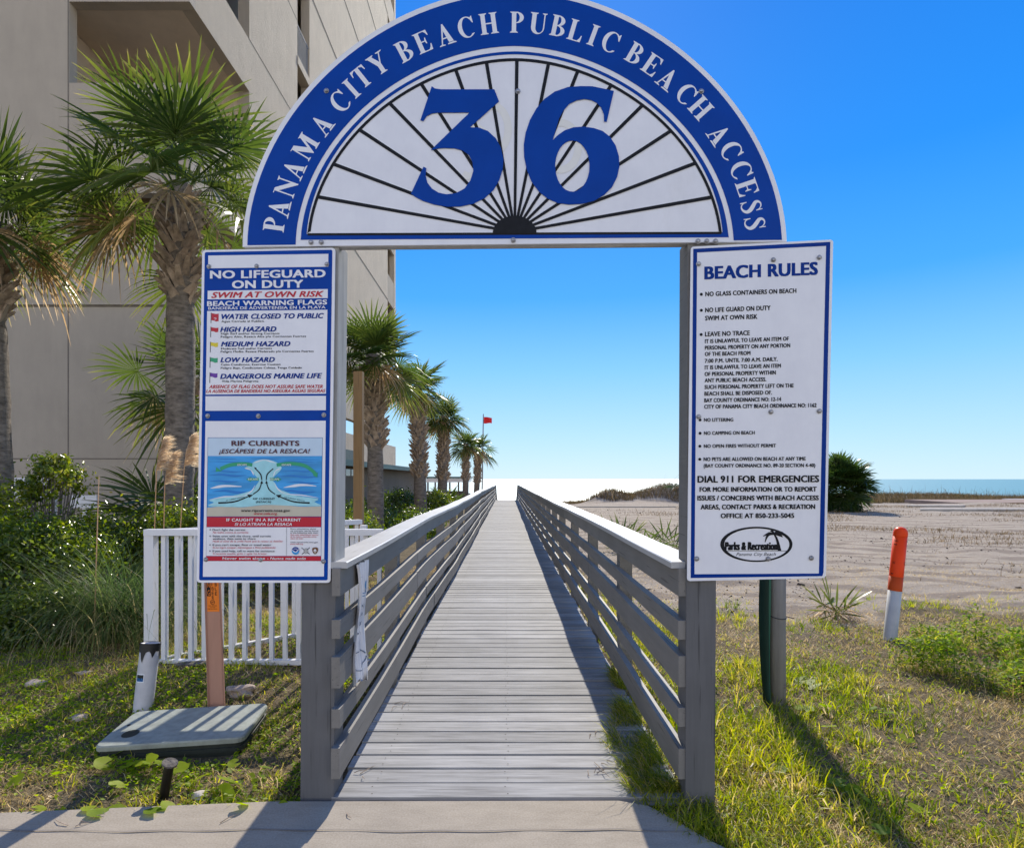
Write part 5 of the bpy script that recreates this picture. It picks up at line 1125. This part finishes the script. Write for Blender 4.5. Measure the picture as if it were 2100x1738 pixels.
for i, (bx, tx, ty, tl) in enumerate(((322, 335, 906, .25), (343, 352, 936, .22), (368, 392, 898, .30))):
    Yp = 5.25+.1*i; tp = P(tx, ty, Yp); bp_ = P(bx, 1300, Yp); lb = ('tallest', 'shortest', 'rightmost leaning')[i]
    pl = thing('plume_stalk', f'{lb} feathery tan seed plume above the fence corner', 'seed plume', (bp_.x, Yp, .05), 'feathery seed plumes of the tall grass')
    hd = P(tx-14, ty+58, Yp); pth = [Vector((bp_.x, Yp, .05)), bp_.lerp(hd, .6)+Vector((-.02, 0, 0)), hd, hd.lerp(tp, .5)+Vector((-.012, 0, .02)), tp]
    b = MB(); b.rv = .2; b.tube(pth, [.006, .005, .004, .003, .0015], 6); b.build('stalk', 'plume', pl, True, True)
    b = MB()
    for k in range(420):
        t = random.random()**.9; p = (pth[2].lerp(pth[3], t*2) if t < .5 else pth[3].lerp(pth[4], t*2-1)); L = random.uniform(.08, .17)*(1-.35*t); d = Vector((random.uniform(.35, 1), random.gauss(0, .28), random.uniform(-.05, .75)+.5*t)).normalized(); b.rv = random.random()
        m_ = p+d*L*.55+Vector((0, 0, -.002)); e = p+d*L+Vector((.02, 0, -.022)); s_ = d.cross(Vector((0, 1, .3))).normalized()
        b.strip([p, m_, e], [.003, .0045, .001], s_)
    b.build('plume_head', 'plume', pl, False, True)
b = MB(); t0, t1 = P(192, 1330, 5.0), P(203, 975, 5.0); b.rv = .3; b.tube([t0, t0.lerp(t1, .5), t1], [.006, .005, .003], 6); o = b.build('dry_stalk', 'plume', None, True, True); recenter(tag(o, 'single bare dry stalk rising straight out of the grass clump', 'stalk'))

# ------------------------------------------------------------------ ground cover
def scatter(n, x0, x1, y0, y1, dens):
    x = rng.uniform(x0, x1, n); y = y0+(y1-y0)*rng.uniform(0, 1, n)**1.35; k = rng.uniform(size=n) < dens(x, y); x, y = x[k], y[k]
    return np.stack([x, y, H(x, y)-.004], 1)
def off_path(x, y):
    ex = np.array([e[0] for e in edge[:6]]); ey = np.array([e[1] for e in edge[:6]])
    left = (x < -.93) & (y > np.interp(x, ex, ey)-.01)
    rx = np.interp(y, [1.2, 1.9, 2.2, 2.38, 2.46, 2.60, 2.70, 2.78], [1.05, 1.02, .95, .86, .79, .70, .62, .60]); right = (x > rx) & ~((x < .9) & (y > 2.75))
    solid = ~((np.abs(x+1.78) < .34) & (np.abs(y-3.45) < .27)) & ~((np.abs(np.abs(x)-.87) < .075) & (np.abs(y-2.8) < .08))
    return (left | right) & solid
patch = lambda x, y: sstep(.40, .58, .65*vnoise(x*1.5, y*1.5, 51)+.35*vnoise(x*5, y*5, 52))
lush = lambda x, y: np.clip((1.15*sstep(1.9, 1.0, x)*(x > 0)+sstep(.54, .70, vnoise(x*1.3, y*1.3, 57))*1.0)*(.45+.85*vnoise(x*3, y*3, 58)), 0, 1)
def d_grass(x, y):
    s = 1-sandness(x, y); return off_path(x, y)*np.where(x > 0, s*(.34+.66*lush(x, y))*(.30+.70*patch(x, y)), s*(.16+.65*patch(x, y)))
tc_ = scatter(62000, -7, 7, 2.2, 8.8, d_grass); m = len(tc_); k = np.repeat(np.arange(m), rng.integers(2, 12, m)); n = len(k)
tl_ = rng.uniform(.5, 1.35, m)**1.5; tt_ = .55+.55*(vnoise(tc_[:, 0]*2.3, tc_[:, 1]*2.3, 61)-.5)+rng.normal(size=m)*.22
off_ = rng.normal(size=(n, 2))*.018; pos = tc_[k].copy(); pos[:, :2] += off_; pos[:, 2] = H(pos[:, 0], pos[:, 1])-.004
ok = off_path(pos[:, 0], pos[:, 1]); pos, k, off_ = pos[ok], k[ok], off_[ok]; n = len(pos); big = lush(pos[:, 0], pos[:, 1])*(pos[:, 0] > 0)
h = rng.uniform(.025, .06, n)*(1+1.1*big)*tl_[k]; tn = np.clip(tt_[k]+rng.normal(size=n)*.10-.08*big, 0, 1)
V, Fq, rr = blades(pos, h, rng.uniform(.003, .0062, n)*(1+.45*big), np.arctan2(off_[:, 1], off_[:, 0]), rng.uniform(.25, 1.35, n), tn)
g_ = bulk('grass', V, Fq, rr, 'lawn_blade'); tag(g_, 'short patchy green grass beside the boardwalk', 'grass', kind='stuff')
# straw lying flat
pos = scatter(330000, -7, 9, 2.1, 10.5, lambda x, y: off_path(x, y)*(1-.80*sandness(x, y)**1.2)*(.35+.65*patch(x+7, y+3))*(1-.35*lush(x, y))); n = len(pos); pos[:, 2] += .006
V, Fq, rr = blades(pos, rng.uniform(.03, .09, n), rng.uniform(.002, .004, n), rng.uniform(0, 6.283, n), rng.uniform(1.0, 1.6, n), np.clip(rng.normal(.5, .25, n), 0, 1), curl=.25)
tag(bulk('dry_grass', V, Fq, rr, 'straw_blade'), 'matted straw coloured dead grass over the sandy ground', 'dry grass', kind='stuff')
# low broad leaves and bits of shell and litter
pos = scatter(230000, -7, 4.5, 2.3, 6.2, lambda x, y: off_path(x, y)*np.where(x < 0, .12+.88*patch(x+3, y), .10*patch(x, y+9))*(1-sandness(x, y)*.8)); n = len(pos); pos[:, 2] += rng.uniform(.008, .035, n)
nr = np.stack([rng.normal(size=n)*.5, rng.normal(size=n)*.5, np.ones(n)], 1); L = rng.uniform(.010, .030, n); V, Fq, rr = leaves(pos, nr, L, L*.7, np.clip(rng.normal(.6, .22, n), 0, 1))
tag(bulk('ground_cover', V, Fq, rr, 'round_leaf'), 'low clover like leaves creeping over the soil', 'ground cover', kind='stuff')
pos = scatter(22000, -7, 9, 2.15, 14, lambda x, y: off_path(x, y)*.6); n = len(pos); pos[:, 2] += .012
nr = np.stack([rng.normal(size=n)*.35, rng.normal(size=n)*.35, np.ones(n)], 1); L = rng.uniform(.008, .034, n)*rng.uniform(.5, 1, n); V, Fq, rr = leaves(pos, nr, L, L*rng.uniform(.3, .8, n), np.clip(rng.normal(.6, .25, n), 0, 1))
tag(bulk('leaf_litter', V, Fq, rr, 'straw_blade'), 'scattered dead leaves and shell bits on the ground', 'litter', kind='stuff')
# dark debris strewn on the sand lot
pos = scatter(30000, 1.2, 26, 6.2, 30, lambda x, y: sandness(x, y)*sstep(.50, .74, vnoise(x*.55, y*.9, 71)+.15*vnoise(x*4, y*4, 72))); n = len(pos); pos[:, 2] += .006
nr = np.stack([rng.normal(size=n)*.6, rng.normal(size=n)*.6, np.ones(n)], 1); L = rng.uniform(.010, .045, n)*np.where(rng.uniform(size=n) < .06, 2.4, 1); V, Fq, rr = leaves(pos, nr, L, L*rng.uniform(.3, .9, n), np.clip(rng.normal(.2, .3, n), 0, 1))
tag(bulk('debris', V, Fq, rr, ['debris_dark']), 'dark twigs and crumbs strewn over the sandy lot', 'debris', kind='stuff')
# tufts on the far lot and in the dune crests
pos = scatter(110000, 3, 40, 8, 34, lambda x, y: sstep(.55, .70, vnoise(x*.35, y*.8, 23))*sstep(8, 19, y)*sstep(3.5, 8, x)); n = len(pos)
V, Fq, rr = blades(pos, rng.uniform(.06, .18, n), rng.uniform(.006, .014, n), rng.uniform(0, 6.283, n), rng.uniform(.3, 1.4, n), np.clip(rng.normal(.62, .2, n), 0, 1))
tag(bulk('lot_grass', V, Fq, rr, 'dune_blade'), 'thin dry yellow grass in bands across the far lot', 'dry grass', kind='stuff')
def crest(x, y): return (H(x, y) > .05+.55*(vnoise(x*.9, y*.9, 81)-.5)-.10*(y-41.5))*1.0
pos = scatter(260000, 3, 75, 38, 54, lambda x, y: crest(x, y)*.95); n = len(pos)
V, Fq, rr = blades(pos, rng.uniform(.12, .42, n)*np.where(rng.uniform(size=n) < .03, 2.6, 1), rng.uniform(.012, .03, n), rng.uniform(0, 6.283, n), rng.uniform(.1, 1.1, n), np.clip(rng.normal(.45, .25, n), 0, 1))
tag(bulk('dune_grass', V, Fq, rr, 'dune_blade'), 'brown sea oats and scrub covering the dune crests', 'dune grass', kind='stuff')
# pennywort: round leaves standing on stalks (a ground cover too)
V_, F_, r_ = [], [], []
def penny(x, y, rad, hh, tone, tilt):
    z = gz(x, y)+hh; n_ = 14; o = len(V_); a0 = random.uniform(0, 6.283); tx, ty = random.gauss(0, tilt), random.gauss(0, tilt)
    V_.append((x, y, z-.12*rad))
    for k in range(n_):
        t = a0+.25+(6.283-.5)*k/(n_-1); rr_ = rad*(1+.05*math.sin(t*5)); dx, dy = rr_*math.cos(t), rr_*math.sin(t); V_.append((x+dx, y+dy, z+dx*tx+dy*ty+.06*rad*math.sin(t*4)))
    r_.extend([tone-.1]+[tone]*n_)
    for k in range(0, n_-2, 2): F_.append((o, o+1+k, o+2+k, o+3+k))
    s = len(V_); V_.extend([(x-.0016, y, gz(x, y)), (x+.0016, y, gz(x, y)), (x+.0012, y, z-.12*rad), (x-.0012, y, z-.12*rad)]); r_.extend([.3]*4); F_.append((s, s+1, s+2, s+3))
for x, y, s_ in ((247, 1527, 20), (316, 1555, 22), (365, 1562, 22), (410, 1580, 14), (240, 1590, 16), (204, 1650, 24), (237, 1640, 22), (188, 1640, 20), (317, 1646, 22), (348, 1634, 18), (495, 1636, 16), (214, 1553, 20), (261, 1549, 22), (299, 1551, 24), (470, 1590, 24), (462, 1610, 20), (480, 1545, 14), (30, 1585, 18), (80, 1640, 14), (120, 1575, 14), (260, 1562, 13), (580, 1630, 12), (545, 1560, 14),
                 (1640, 1383, 17), (1665, 1390, 20), (1703, 1392, 20), (1650, 1440, 20), (1690, 1435, 16), (1785, 1442, 14), (1818, 1452, 18), (1768, 1408, 12), (1720, 1590, 20), (1750, 1602, 16), (1770, 1620, 16), (1805, 1685, 20), (1880, 1645, 16), (1700, 1480, 16), (1600, 1560, 14), (1860, 1500, 15)):
    q = PG(x, y, .04); penny(q.x, q.y, s_/F*q.y*.95, random.uniform(.03, .06), random.uniform(.5, 1), .35)
for _ in range(160):
    x, y = random.uniform(-3.2, -1.0), random.uniform(2.7, 4.5)
    if off_path(np.array(x), np.array(y)): penny(x, y, random.uniform(.008, .022), random.uniform(.015, .04), random.uniform(.2, .9), .5)
tag(bulk('pennywort', np.array(V_), np.array(F_), np.array(r_), 'round_leaf'), 'round pennywort leaves standing up out of the grass', 'ground cover', kind='stuff')
# feathery weed patch by the marker
wp = thing('weed_patch', 'feathery bright green weed patch around the orange marker foot', 'weeds', (3.4, 4.9, 0))
n = 17000; a = rng.uniform(0, 6.283, n); r0_ = rng.uniform(0, 1, n)**.55*(.6+.7*vnoise(a*1.3, a*0, 93)); px = 3.62+.95*r0_*np.cos(a); py = 4.85+.80*r0_*np.sin(a)-.35*(px-3.4)*.6
keep = vnoise(px*2.6, py*2.6, 91) > .42; px, py = px[keep], py[keep]; n = len(px); pz = H(px, py)+rng.uniform(0, 1, n)**.8*.36*(.25+vnoise(px*4, py*4, 94))*(1.1-((px-3.62)/1.1)**2).clip(.2)
L = rng.uniform(.022, .065, n); V, Fq, rr = leaves(np.stack([px, py, pz], 1), np.stack([rng.normal(size=n)*.6, rng.normal(size=n)*.6, np.ones(n)], 1), L, L*.28, np.clip(rng.normal(.55, .25, n), 0, 1)); bulk('foliage', V, Fq, rr, 'fern_leaf', wp)
n = 700; k = rng.integers(0, len(px), n); bp2 = np.stack([px[k], py[k], H(px[k], py[k])], 1); V, Fq, rr = blades(bp2, rng.uniform(.08, .26, n), rng.uniform(.002, .004, n), rng.uniform(0, 6.283, n), rng.uniform(.1, .8, n), np.clip(rng.normal(.5, .2, n), 0, 1)); bulk('stems', V, Fq, rr, 'straw_blade', wp)
# runners and grass leaning over the deck edge
n = 5200; y = 2.80+1.75*rng.uniform(size=n)**1.3; x = .80-.24*sstep(4.6, 2.9, y)*(.45+.8*vnoise(y*3, y*0, 97))*rng.uniform(0, 1, n)**1.5-.02*rng.normal(size=n); keep = vnoise(y*6, x*6, 95) > .33; x, y = x[keep], y[keep]; n = len(x)
pos = np.stack([x, y, np.full(n, .001)], 1); V, Fq, rr = blades(pos, rng.uniform(.03, .13, n)*np.where(rng.uniform(size=n) < .06, 2.0, 1), rng.uniform(.002, .005, n), np.pi+rng.normal(0, 1.2, n), rng.uniform(1.0, 1.62, n), np.clip(rng.normal(.45, .36, n), 0, 1), curl=.12)
tag(bulk('creeping_grass', V, Fq, rr, 'lawn_blade'), 'tangled creeping grass spilling over the deck edge', 'grass', kind='stuff')
n = 2600; x = rng.uniform(.52, 1.3, n); y = rng.uniform(2.2, 2.82, n); rx = np.interp(y, [1.9, 2.2, 2.38, 2.46, 2.60, 2.70, 2.78], [1.02, .95, .86, .79, .70, .62, .60]); keep = (x > rx-.05*rng.uniform(0, 1, n)) & ~((np.abs(x-.87) < .075) & (y > 2.72)); x, y = x[keep], y[keep]; n = len(x)
V, Fq, rr = blades(np.stack([x, y, np.maximum(H(x, y), -.01)], 1), rng.uniform(.03, .10, n), rng.uniform(.003, .006, n), rng.uniform(0, 6.283, n), rng.uniform(.4, 1.6, n), np.clip(rng.normal(.5, .25, n), 0, 1))
tag(bulk('edge_grass', V, Fq, rr, 'lawn_blade'), 'grass tufts along the broken sidewalk corner', 'grass', kind='stuff')
b = MB()
for x, y in ((150, 1690), (190, 1680), (440, 1690), (700, 1665), (1240, 1560), (1225, 1590), (1250, 1580), (1215, 1500), (730, 1590), (820, 1450)):
    for k in range(random.randint(1, 3)):
        q = PG(x+random.uniform(-18, 18), y+random.uniform(-8, 8)); a = random.uniform(0, 6.283); L = random.uniform(.03, .10); d = Vector((math.cos(a), math.sin(a), 0)); b.tube([q+Vector((0, 0, .004)), q+d*L*.5+Vector((0, 0, random.uniform(.006, .02))), q+d*L+Vector((.01, .01, .005))], [.0022, .0018, .001], 5)
o = b.build('twigs', 'palm_boot'); tag(o, 'loose reddish twigs and runners lying on the concrete and deck', 'twigs', kind='stuff')
